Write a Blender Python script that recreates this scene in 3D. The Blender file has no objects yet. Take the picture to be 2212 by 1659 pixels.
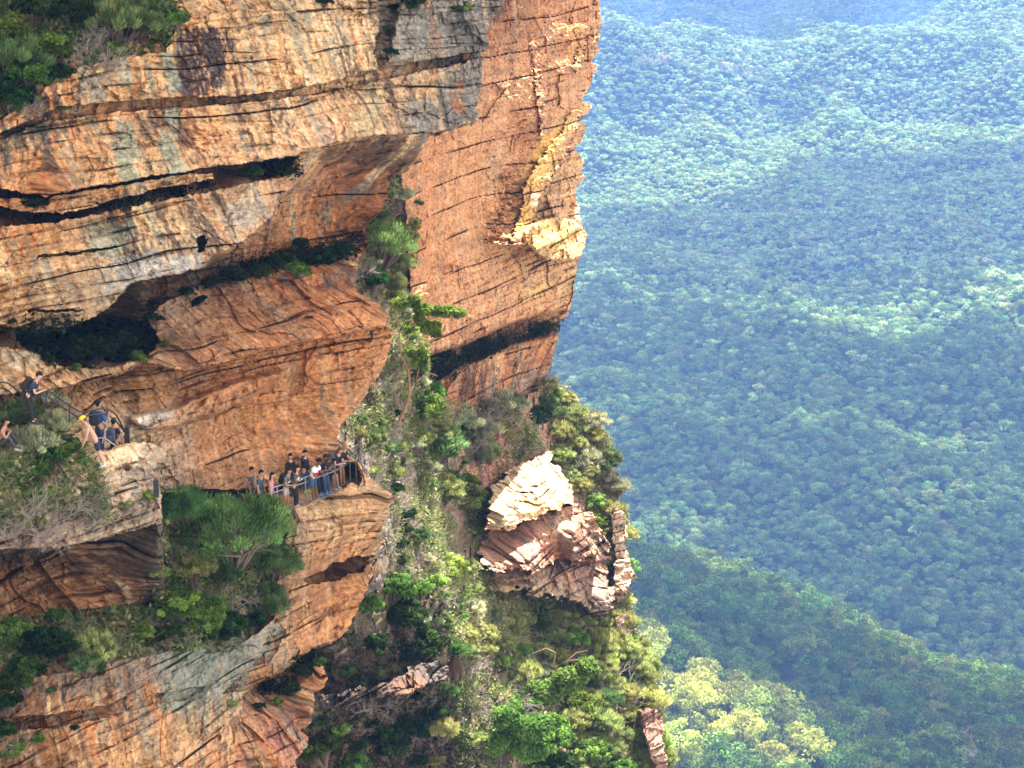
EXPO = 2.32
import bpy, math, random
import numpy as np
from mathutils import Vector, Matrix, Euler
# picture units: the photograph is 2212 x 1659 of them; metres in the world
CXP, CYP, FP = 1106.0, 829.5, 4424.0
TH = math.radians(15.5); CZ = 550.0
cT, sT = math.cos(TH), math.sin(TH)
sc = bpy.context.scene
COL = sc.collection

def raydir(px, py):
    px = np.asarray(px, float); py = np.asarray(py, float)
    cx = (px-CXP)/FP; cy = (CYP-py)/FP
    return cx, cT+cy*sT, -sT+cy*cT            # x, y, z for unit forward
def at(px, py, Y):
    dx, dy, dz = raydir(px, py); t = Y/dy
    return Vector((float(dx*t), float(Y), float(CZ+dz*t)))
def at_z(px, py, z):
    dx, dy, dz = raydir(px, py); t = (z-CZ)/dz
    return Vector((float(dx*t), float(dy*t), float(z)))

# ---------- noise ----------
_rs = np.random.RandomState(7)
_perm = _rs.permutation(512).astype(np.int64); _perm = np.concatenate([_perm,_perm,_perm])
_g = _rs.normal(size=(512,3)); _g /= np.linalg.norm(_g,axis=1)[:,None]
_gx,_gy,_gz = [_g[:,i].astype(np.float32).copy() for i in range(3)]
_perm = _perm.astype(np.int32)
def perlin(x, y, z=None, seed=0):
    f4 = np.float32
    x = np.asarray(x,f4)+f4(seed*17.31); y = np.asarray(y,f4)+f4(seed*9.17)
    if z is None or np.isscalar(z): z = None
    if z is None: x, y = np.broadcast_arrays(x,y)
    else: z = np.asarray(z,f4)+f4(seed*3.77); x, y, z = np.broadcast_arrays(x,y,z)
    fx = np.floor(x); fy = np.floor(y); xf = x-fx; yf = y-fy
    xi = fx.astype(np.int32)&511; yi = fy.astype(np.int32)&511
    u = xf*xf*xf*(xf*(xf*6-15)+10); v = yf*yf*yf*(yf*(yf*6-15)+10)
    if z is None:
        def pl(k,zf):
            def gr(i,j):
                h = _perm[_perm[_perm[xi+i]+yi+j]+k]
                return _gx[h]*(xf-i)+_gy[h]*(yf-j)
            a = gr(0,0); a += u*(gr(1,0)-a); b = gr(0,1); b += u*(gr(1,1)-b)
            return a+v*(b-a)
        return pl(0,0)*1.75
    fz = np.floor(z); zf = z-fz; zi = fz.astype(np.int32)&511; w = zf*zf*zf*(zf*(zf*6-15)+10)
    def pl(k):
        def gr(i,j):
            h = _perm[_perm[_perm[xi+i]+yi+j]+zi+k]
            return _gx[h]*(xf-i)+_gy[h]*(yf-j)+_gz[h]*(zf-k)
        a = gr(0,0); a += u*(gr(1,0)-a); b = gr(0,1); b += u*(gr(1,1)-b)
        return a+v*(b-a)
    a = pl(0); return (a+w*(pl(1)-a))*1.5
def fbm(x, y, z=None, oct=4, seed=0, gain=.5):
    a = 1.0; s = 0; f = 1.0; n = 0
    for o in range(oct):
        s = s+a*perlin(np.asarray(x)*f, np.asarray(y)*f, (None if z is None else np.asarray(z)*f), seed+o*5); n += a; a *= gain; f *= 2.03
    return s/n*1.4
def hash2(i, j, seed=0):
    h = _perm[(_perm[(i+seed*31)&511]+j)&511]; h2 = _perm[(h*7+i*3+j*5+seed)&511]
    return (h*512+h2)/262144.0
def cells(x, y, seed=0, jit=.85):
    """nearest jittered cell: (random value per cell, distance to the border)"""
    x = np.asarray(x,float); y = np.asarray(y,float)
    xi = np.floor(x).astype(np.int64); yi = np.floor(y).astype(np.int64)
    d1 = np.full(x.shape,9.0); d2 = np.full(x.shape,9.0); val = np.zeros(x.shape)
    for a in (-1,0,1):
        for b in (-1,0,1):
            cx = xi+a; cy = yi+b
            jx = cx+.5+(hash2(cx,cy,seed)-.5)*jit; jy = cy+.5+(hash2(cx,cy,seed+3)-.5)*jit
            d = np.hypot(x-jx,y-jy); v = hash2(cx,cy,seed+9)
            m = d<d1
            d2 = np.where(m,d1,np.minimum(d2,d)); val = np.where(m,v,val); d1 = np.where(m,d,d1)
    return val, d2-d1
def sstep(a, b, x):
    t = np.clip((x-a)/(b-a),0,1); return t*t*(3-2*t)
def in_poly(px, py, poly):
    inside = np.zeros(px.shape,bool); n = len(poly); j = n-1
    for i in range(n):
        xi,yi = poly[i]; xj,yj = poly[j]
        if yi != yj:
            c = ((yi>py)!=(yj>py)) & (px < (xj-xi)*(py-yi)/(yj-yi)+xi)
            inside ^= c
        j = i
    return inside
def rbf(ctrl, smooth=0.0):
    c = np.array(ctrl,float); P = c[:,:2]; v = c[:,2:]
    n = len(P); D = np.sqrt(((P[:,None]-P[None])**2).sum(-1))
    A = np.zeros((n+1,n+1)); A[:n,:n] = -D; A[:n,:n] += np.eye(n)*smooth; A[:n,n] = 1; A[n,:n] = 1
    w = np.linalg.solve(A, np.vstack([v,np.zeros((1,v.shape[1]))]))
    def f(px,py):
        sh = px.shape; q = px.ravel(); r = py.ravel(); out = np.tile(w[n],(q.size,1))
        for i in range(n):
            out -= np.sqrt((q-P[i,0])**2+(r-P[i,1])**2)[:,None]*w[i][None]
        return out.reshape(sh+(v.shape[1],)) if v.shape[1]>1 else out.reshape(sh)
    return f
def blur(a, k):
    if k<1: return a
    for ax in (0,1):
        p = np.pad(a,[(k+1,k) if i==ax else (0,0) for i in range(2)],mode='edge')
        cs = np.cumsum(p,axis=ax)
        n = a.shape[ax]
        a = (np.take(cs,range(2*k+1,2*k+1+n),axis=ax)-np.take(cs,range(0,n),axis=ax))/(2*k+1)
    return a

# ---------- object helpers ----------
def tag(o, label=None, cat=None, group=None, kind=None):
    if label: o['label'] = label
    if cat: o['category'] = cat
    if group: o['group'] = group
    if kind: o['kind'] = kind
    return o
def link(o, parent=None):
    COL.objects.link(o)
    if parent is not None: o.parent = parent
    return o
def empty(name, loc=(0,0,0)):
    o = bpy.data.objects.new(name,None); o.empty_display_size = .1; o.location = loc; return link(o)
def np_mesh(name, verts, faces, cols=None, smooth=False, mats=(), mat_idx=None, alpha=None):
    """faces: (n,3) or (n,4) array, or a list of such arrays"""
    me = bpy.data.meshes.new(name)
    if not isinstance(faces,list): faces = [faces]
    faces = [f for f in faces if len(f)]
    nv = len(verts); me.vertices.add(nv); me.vertices.foreach_set('co', np.ascontiguousarray(verts,dtype=np.float32).ravel())
    loops = np.concatenate([f.ravel() for f in faces]).astype(np.int32)
    sizes = np.concatenate([np.full(len(f),f.shape[1]) for f in faces]).astype(np.int32)
    starts = np.concatenate([[0],np.cumsum(sizes)[:-1]]).astype(np.int32)
    me.loops.add(len(loops)); me.loops.foreach_set('vertex_index',loops)
    me.polygons.add(len(sizes)); me.polygons.foreach_set('loop_start',starts)
    try: me.polygons.foreach_set('loop_total',sizes)
    except Exception: pass
    me.polygons.foreach_set('use_smooth',np.full(len(sizes),smooth))
    if mat_idx is not None: me.polygons.foreach_set('material_index',np.asarray(mat_idx,dtype=np.int32))
    me.update(calc_edges=True)
    if cols is not None:
        ca = me.color_attributes.new('Col','FLOAT_COLOR','POINT')
        a = np.ones((nv,4),np.float32); a[:,:3] = cols
        if alpha is not None: a[:,3] = alpha
        ca.data.foreach_set('color',a.ravel())
    for m in mats: me.materials.append(m)
    return me

# ---------- materials ----------
def new_mat(name):
    m = bpy.data.materials.new(name); m.use_nodes = True
    nt = m.node_tree; nt.nodes.clear()
    return m, nt
def N(nt, t, **kw):
    n = nt.nodes.new(t)
    for k,v in kw.items():
        if k.startswith('i_'): n.inputs[k[2:].replace('_',' ')].default_value = v
        else: setattr(n,k,v)
    return n
def rock_material():
    m, nt = new_mat('sandstone'); L = nt.links.new
    out = N(nt,'ShaderNodeOutputMaterial'); b = N(nt,'ShaderNodeBsdfPrincipled'); b.inputs['Roughness'].default_value = .92
    b.inputs['Specular IOR Level'].default_value = .15
    a = N(nt,'ShaderNodeVertexColor',layer_name='Col')
    g = N(nt,'ShaderNodeNewGeometry')
    mp = N(nt,'ShaderNodeMapping'); mp.inputs['Scale'].default_value = (5,5,14); L(g.outputs['Position'],mp.inputs['Vector'])
    n1 = N(nt,'ShaderNodeTexNoise'); n1.inputs['Scale'].default_value = 1; n1.inputs['Detail'].default_value = 5; n1.inputs['Roughness'].default_value = .7
    L(mp.outputs[0],n1.inputs['Vector'])
    mp2 = N(nt,'ShaderNodeMapping'); mp2.inputs['Scale'].default_value = (7,7,1.6); L(g.outputs['Position'],mp2.inputs['Vector'])
    n2 = N(nt,'ShaderNodeTexNoise'); n2.inputs['Scale'].default_value = 1; n2.inputs['Detail'].default_value = 4
    L(mp2.outputs[0],n2.inputs['Vector'])
    r1 = N(nt,'ShaderNodeMapRange'); r1.inputs['From Min'].default_value=.3; r1.inputs['From Max'].default_value=.72; r1.inputs['To Min'].default_value=.62; r1.inputs['To Max'].default_value=1.3
    L(n1.outputs[0],r1.inputs[0])
    r2 = N(nt,'ShaderNodeMapRange'); r2.inputs['From Min'].default_value=.3; r2.inputs['From Max'].default_value=.7; r2.inputs['To Min'].default_value=.85; r2.inputs['To Max'].default_value=1.15
    L(n2.outputs[0],r2.inputs[0])
    mu = N(nt,'ShaderNodeMath',operation='MULTIPLY'); L(r1.outputs[0],mu.inputs[0]); L(r2.outputs[0],mu.inputs[1])
    vm = N(nt,'ShaderNodeVectorMath',operation='SCALE'); L(a.outputs[0],vm.inputs[0]); L(mu.outputs[0],vm.inputs['Scale'])
    L(vm.outputs[0],b.inputs['Base Color'])
    bp = N(nt,'ShaderNodeBump'); bp.inputs['Strength'].default_value=.9; bp.inputs['Distance'].default_value=.06
    L(n1.outputs[0],bp.inputs['Height']); L(bp.outputs[0],b.inputs['Normal'])
    L(b.outputs[0],out.inputs[0]); return m
def leaf_material(name, rnd=.25, trans=.3, tint=(1,1,1)):
    m, nt = new_mat(name); L = nt.links.new
    out = N(nt,'ShaderNodeOutputMaterial'); a = N(nt,'ShaderNodeVertexColor',layer_name='Col')
    oi = N(nt,'ShaderNodeObjectInfo')
    rr = N(nt,'ShaderNodeMapRange'); rr.inputs['To Min'].default_value=1-rnd; rr.inputs['To Max'].default_value=1+rnd; L(oi.outputs['Random'],rr.inputs[0])
    hs = N(nt,'ShaderNodeHueSaturation'); rh = N(nt,'ShaderNodeMapRange'); rh.inputs['To Min'].default_value=.5-.03*rnd*4; rh.inputs['To Max'].default_value=.5+.025*rnd*4
    mm = N(nt,'ShaderNodeMath',operation='MULTIPLY'); mm.inputs[1].default_value = 7.13; L(oi.outputs['Random'],mm.inputs[0])
    fr = N(nt,'ShaderNodeMath',operation='FRACT'); L(mm.outputs[0],fr.inputs[0]); L(fr.outputs[0],rh.inputs[0]); L(rh.outputs[0],hs.inputs['Hue'])
    tm = N(nt,'ShaderNodeVectorMath',operation='MULTIPLY'); tm.inputs[1].default_value = tint; L(a.outputs[0],tm.inputs[0])
    L(tm.outputs[0],hs.inputs['Color']); L(rr.outputs[0],hs.inputs['Value'])
    d = N(nt,'ShaderNodeBsdfDiffuse'); t = N(nt,'ShaderNodeBsdfTranslucent'); mx = N(nt,'ShaderNodeMixShader'); mx.inputs[0].default_value = trans
    L(hs.outputs[0],d.inputs[0]); L(hs.outputs[0],t.inputs[0]); L(d.outputs[0],mx.inputs[1]); L(t.outputs[0],mx.inputs[2]); L(mx.outputs[0],out.inputs[0]); return m
def plain(name, col, rough=.7, metal=0, noise=.12, scale=30):
    m, nt = new_mat(name); L = nt.links.new
    out = N(nt,'ShaderNodeOutputMaterial'); b = N(nt,'ShaderNodeBsdfPrincipled'); b.inputs['Roughness'].default_value = rough; b.inputs['Metallic'].default_value = metal
    tc = N(nt,'ShaderNodeTexCoord'); n = N(nt,'ShaderNodeTexNoise'); n.inputs['Scale'].default_value = scale; n.inputs['Detail'].default_value = 3; L(tc.outputs['Object'],n.inputs['Vector'])
    r = N(nt,'ShaderNodeMapRange'); r.inputs['To Min'].default_value = 1-noise*2; r.inputs['To Max'].default_value = 1+noise*2; L(n.outputs[0],r.inputs[0])
    v = N(nt,'ShaderNodeVectorMath',operation='SCALE'); v.inputs[0].default_value = col; L(r.outputs[0],v.inputs['Scale']); L(v.outputs[0],b.inputs['Base Color'])
    L(b.outputs[0],out.inputs[0]); return m
ROCK = rock_material()
LEAF = leaf_material('leaves',trans=.42)
SUN_AZ = math.radians(22); SUN_EL = math.radians(62)
SDIR = Vector((math.sin(SUN_AZ)*math.cos(SUN_EL),math.cos(SUN_AZ)*math.cos(SUN_EL),math.sin(SUN_EL)))
HAZE_COL = (.22,.44,1,1); HAZE_D = .00013
# ---------- rock sheets: real relief surfaces built where they stand ----------
CREAM=(.52,.36,.20); TAN=(.46,.28,.14); ORANGE=(.455,.225,.10); DEEP=(.40,.175,.075); RUST=(.22,.09,.04); BROWN=(.13,.075,.045)
GREY=(.25,.235,.20); LICH=(.27,.31,.235); PURP=(.045,.032,.04); BLEACH=(.62,.50,.33); PINK=(.42,.22,.17); DARK=(.05,.04,.035)
def lerp3(a, b, t): return a*(1-t[...,None])+np.asarray(b)*t[...,None]

def plane_axes(A, B):
    d = Vector((B.x-A.x,B.y-A.y)); d.normalize()
    n = (d.y,-d.x); c = n[0]*A.x+n[1]*A.y
    return n, c, (d.x,d.y)
def t_plane(px, py, n, co):
    dx,dy,dz = raydir(px,py); return co/(n[0]*dx+n[1]*dy)
def t_floor(px, py, z):
    dx,dy,dz = raydir(px,py); return (z-CZ)/dz

def beds(s, zz, h, seed, wob=.18):
    """wavy bedding planes about h metres apart: (random value of the bed, distance to its plane in beds)"""
    k = zz/h+wob*perlin(s/(h*7),zz/(h*3),seed=seed)+.35*perlin(zz*0+3.3,zz/(h*2.2),seed=seed+1)
    f = np.floor(k).astype(np.int64); q = k-f
    seg = np.floor(s/(h*6)+.6*perlin(s/(h*4),f*.73,seed=seed+2)+hash2(f,f+3,seed)*5).astype(np.int64)
    return hash2(f,seg,seed+4), q, f
def rock_relief(s, z, v, rough=1.0, seed=0, cb=0.0):
    """outward relief in metres; s along the wall, z up; v tells smooth faces (0) from fractured ones (1)"""
    zz = z+.26*fbm(s/9,z/9,seed=seed+1,oct=3)+.02*s
    b1,q1,f1 = beds(s,zz,1.6,seed+1,wob=.22); b2,q2,f2 = beds(s,zz,.46,seed+4,wob=.25); b3,q3,f3 = beds(s,zz,.16,seed+7,wob=.35)
    v2 = np.clip(v+.55*fbm(s/3.2,zz/1.6,oct=3,seed=seed+30),0,1.4)      # breakage comes in patches
    r = (b1-.5)*(.10+.40*v2)-.12*v2*(np.abs(q1-.5)*2)**6
    r += ((b2-.5)*.34-.10*(np.abs(q2-.5)*2)**5)*v2
    r += ((b3-.5)*.15-.05*(np.abs(q3-.5)*2)**4)*v2*sstep(-.3,.5,perlin(s/4,zz/1.3,seed=seed+5))
    sw = s+.35*perlin(s/1.5,z/1.2,seed=seed+8)+.10*perlin(s/.4,z/.4,seed=seed+22); zw = zz+.18*perlin(s/1.3,z/.8,seed=seed+9)+.06*perlin(s/.35,z/.35,seed=seed+23)
    c1,e1 = cells(sw/2.2,zw/1.7,seed=seed+1); r += (c1-.5)*(.16+.22*v2)
    c2,e2 = cells(sw/.70,zw/.50,seed=seed+2); r += (c2-.5)*(.04+.20*v2)
    c3,e3 = cells(sw/.26,zw/.17,seed=seed+3); r += (c3-.5)*(.03+.09*v2)
    # smooth faces: draped ripples and shallow scallops, sharp edged
    rip = np.abs(perlin(s/1.1+.5*perlin(s,z/2,seed=seed+31),z/.55,seed=seed+32)); r += (.07-.15*rip)*(1.1-.6*np.clip(v,0,1))
    rip2 = np.abs(perlin(s/.38,z/.26,seed=seed+33)); r += (.04-.10*rip2)
    r += .05*fbm(s/.3,z/.22,oct=3,seed=seed+5)+.26*fbm(s/4.5,z/3.2,oct=3,seed=seed+6)
    hl = perlin(s/1.3,zz/.7,seed=seed+21); r -= .20*sstep(.25,.5,hl)*(.4+.6*v2)
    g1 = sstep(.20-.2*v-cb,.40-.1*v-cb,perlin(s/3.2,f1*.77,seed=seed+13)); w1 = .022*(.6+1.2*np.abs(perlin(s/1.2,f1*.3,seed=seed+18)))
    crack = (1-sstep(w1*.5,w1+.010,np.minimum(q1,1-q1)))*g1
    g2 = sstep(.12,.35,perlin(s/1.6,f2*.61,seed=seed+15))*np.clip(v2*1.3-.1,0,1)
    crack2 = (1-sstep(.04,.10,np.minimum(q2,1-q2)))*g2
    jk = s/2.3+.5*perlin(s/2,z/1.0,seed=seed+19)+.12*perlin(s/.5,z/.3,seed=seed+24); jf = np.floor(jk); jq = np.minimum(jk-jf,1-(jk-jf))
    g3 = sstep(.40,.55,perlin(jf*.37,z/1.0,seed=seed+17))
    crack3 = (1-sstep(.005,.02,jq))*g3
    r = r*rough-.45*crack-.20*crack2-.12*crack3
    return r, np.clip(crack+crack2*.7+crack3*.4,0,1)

GRD = {}
def pmask(poly, k=0, wx=0, seed=0):
    """blurred polygon mask for the stone inside the sheet being built"""
    QX,QY,mask = GRD['q']; xs=[p[0] for p in poly]; ys=[p[1] for p in poly]
    x0,st,y0 = GRD['o']; j0=max(0,int((min(ys)-60-y0)/st)); j1=int((max(ys)+60-y0)/st)+1; i0=max(0,int((min(xs)-60-x0)/st)); i1=int((max(xs)+60-x0)/st)+1
    qx=QX[j0:j1,i0:i1]; qy=QY[j0:j1,i0:i1]; out = np.zeros(QX.shape,np.float32)
    if qx.size==0: return out[mask]
    if wx: qx = qx+wx*perlin(qx/14,qy/60,seed=seed); qy = qy+wx*.6*perlin(qx/20,qy/30,seed=seed+1)
    out[j0:j1,i0:i1] = blur(in_poly(qx,qy,poly).astype(float),k)
    return out[mask]
def sheet(name, xr, yr, step, tfun, outline, relief, color, skirt=7.0, warp=3.0, seed=0, pull=None):
    xs = np.arange(xr[0],xr[1]+step,step); ys = np.arange(yr[0],yr[1]+step,step)
    PX,PY = np.meshgrid(xs,ys)
    w1 = fbm(PX/22,PY/16,oct=4,seed=seed+40)*warp*2; w2 = fbm(PX/22,PY/16,oct=4,seed=seed+60)*warp*1.4
    QX,QY = PX+w1,PY+w2
    mask = in_poly(QX,QY,outline) if outline else np.ones(PX.shape,bool)
    t = tfun(PX,PY,QX,QY)
    dx,dy,dz = raydir(PX,PY); GRD['q'] = (QX,QY,mask); GRD['o'] = (xs[0],step,ys[0])
    mk = mask; tm = t[mk]; a,b,c = dx[mk],dy[mk],dz[mk]
    rel,aux = relief(PX[mk],PY[mk],a*tm,b*tm,CZ+c*tm)           # extra outward metres turned into a change of range
    tm = tm-rel; t[mk] = tm
    X,Y,Z = dx*t,dy*t,CZ+dz*t
    C = np.zeros(PX.shape+(3,)); C[mk] = color(PX[mk],PY[mk],QX[mk],QY[mk],X[mk],Y[mk],Z[mk],aux)
    ny,nx = PX.shape
    idx = np.arange(ny*nx).reshape(ny,nx)
    f = mask[:-1,:-1]&mask[1:,:-1]&mask[:-1,1:]&mask[1:,1:]
    q = np.stack([idx[:-1,:-1][f],idx[1:,:-1][f],idx[1:,1:][f],idx[:-1,1:][f]],1)
    V = np.stack([X.ravel(),Y.ravel(),Z.ravel()],1); Cc = C.reshape(-1,3)
    # skirt: the border runs on backwards so that the body has depth
    E = np.concatenate([q[:,[0,1]],q[:,[1,2]],q[:,[2,3]],q[:,[3,0]]])
    key = np.sort(E,1); key = key[:,0]*(nx*ny)+key[:,1]
    _,inv,cnt = np.unique(key,return_inverse=True,return_counts=True)
    Eb = E[cnt[inv]==1]
    bv = np.unique(Eb); mp = np.full(nx*ny,-1); mp[bv] = np.arange(len(bv))
    D = np.stack([dx.ravel(),dy.ravel(),dz.ravel()],1)[bv]
    allV=[V]; allC=[Cc]; faces=[q]; prev = bv; base = len(V)
    for k,(b,inw) in enumerate([(.12,.5),(.45,1.0),(1.0,1.0)]):
        nv = V[bv]+D*(skirt*b)[None] if np.ndim(skirt) else V[bv]+D*(skirt*b)
        nv = nv+np.array([-.05*skirt*inw*b,0,-.02*skirt*b])+_rs.normal(size=nv.shape)*.03*skirt*b*.3
        allV.append(nv); allC.append(Cc[bv]*(1.0)); cur = base+np.arange(len(bv))
        pa = (mp[Eb] if k else None)
        A = prev if k else None
        if k==0: a0,a1 = Eb[:,0],Eb[:,1]
        else: a0,a1 = prev[mp[Eb[:,0]]],prev[mp[Eb[:,1]]]
        b0,b1 = cur[mp[Eb[:,0]]],cur[mp[Eb[:,1]]]
        faces.append(np.stack([a1,a0,b0,b1],1)); prev = cur; base += len(bv)
    V = np.concatenate(allV); Cc = np.concatenate(allC); F = np.concatenate(faces)
    used = np.unique(F); rm = np.full(len(V),-1); rm[used] = np.arange(len(used))
    me = np_mesh(name,V[used],rm[F],cols=np.clip(Cc[used],.01,.9),mats=[ROCK])
    o = bpy.data.objects.new(name,me); link(o); o['kind'] = 'structure'
    o['_q'] = 0; del o['_q']
    SHEETS[name] = (xs,ys,X,Y,Z,mask)
    return o
SHEETS = {}
def surf(name, px, py, lift=0.0):
    """point on a sheet seen at picture position px, py"""
    xs,ys,X,Y,Z,m = SHEETS[name]
    i = int(np.clip(round((px-xs[0])/(xs[1]-xs[0])),0,len(xs)-1)); j = int(np.clip(round((py-ys[0])/(ys[1]-ys[0])),0,len(ys)-1))
    return Vector((X[j,i],Y[j,i],Z[j,i]+lift))

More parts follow.
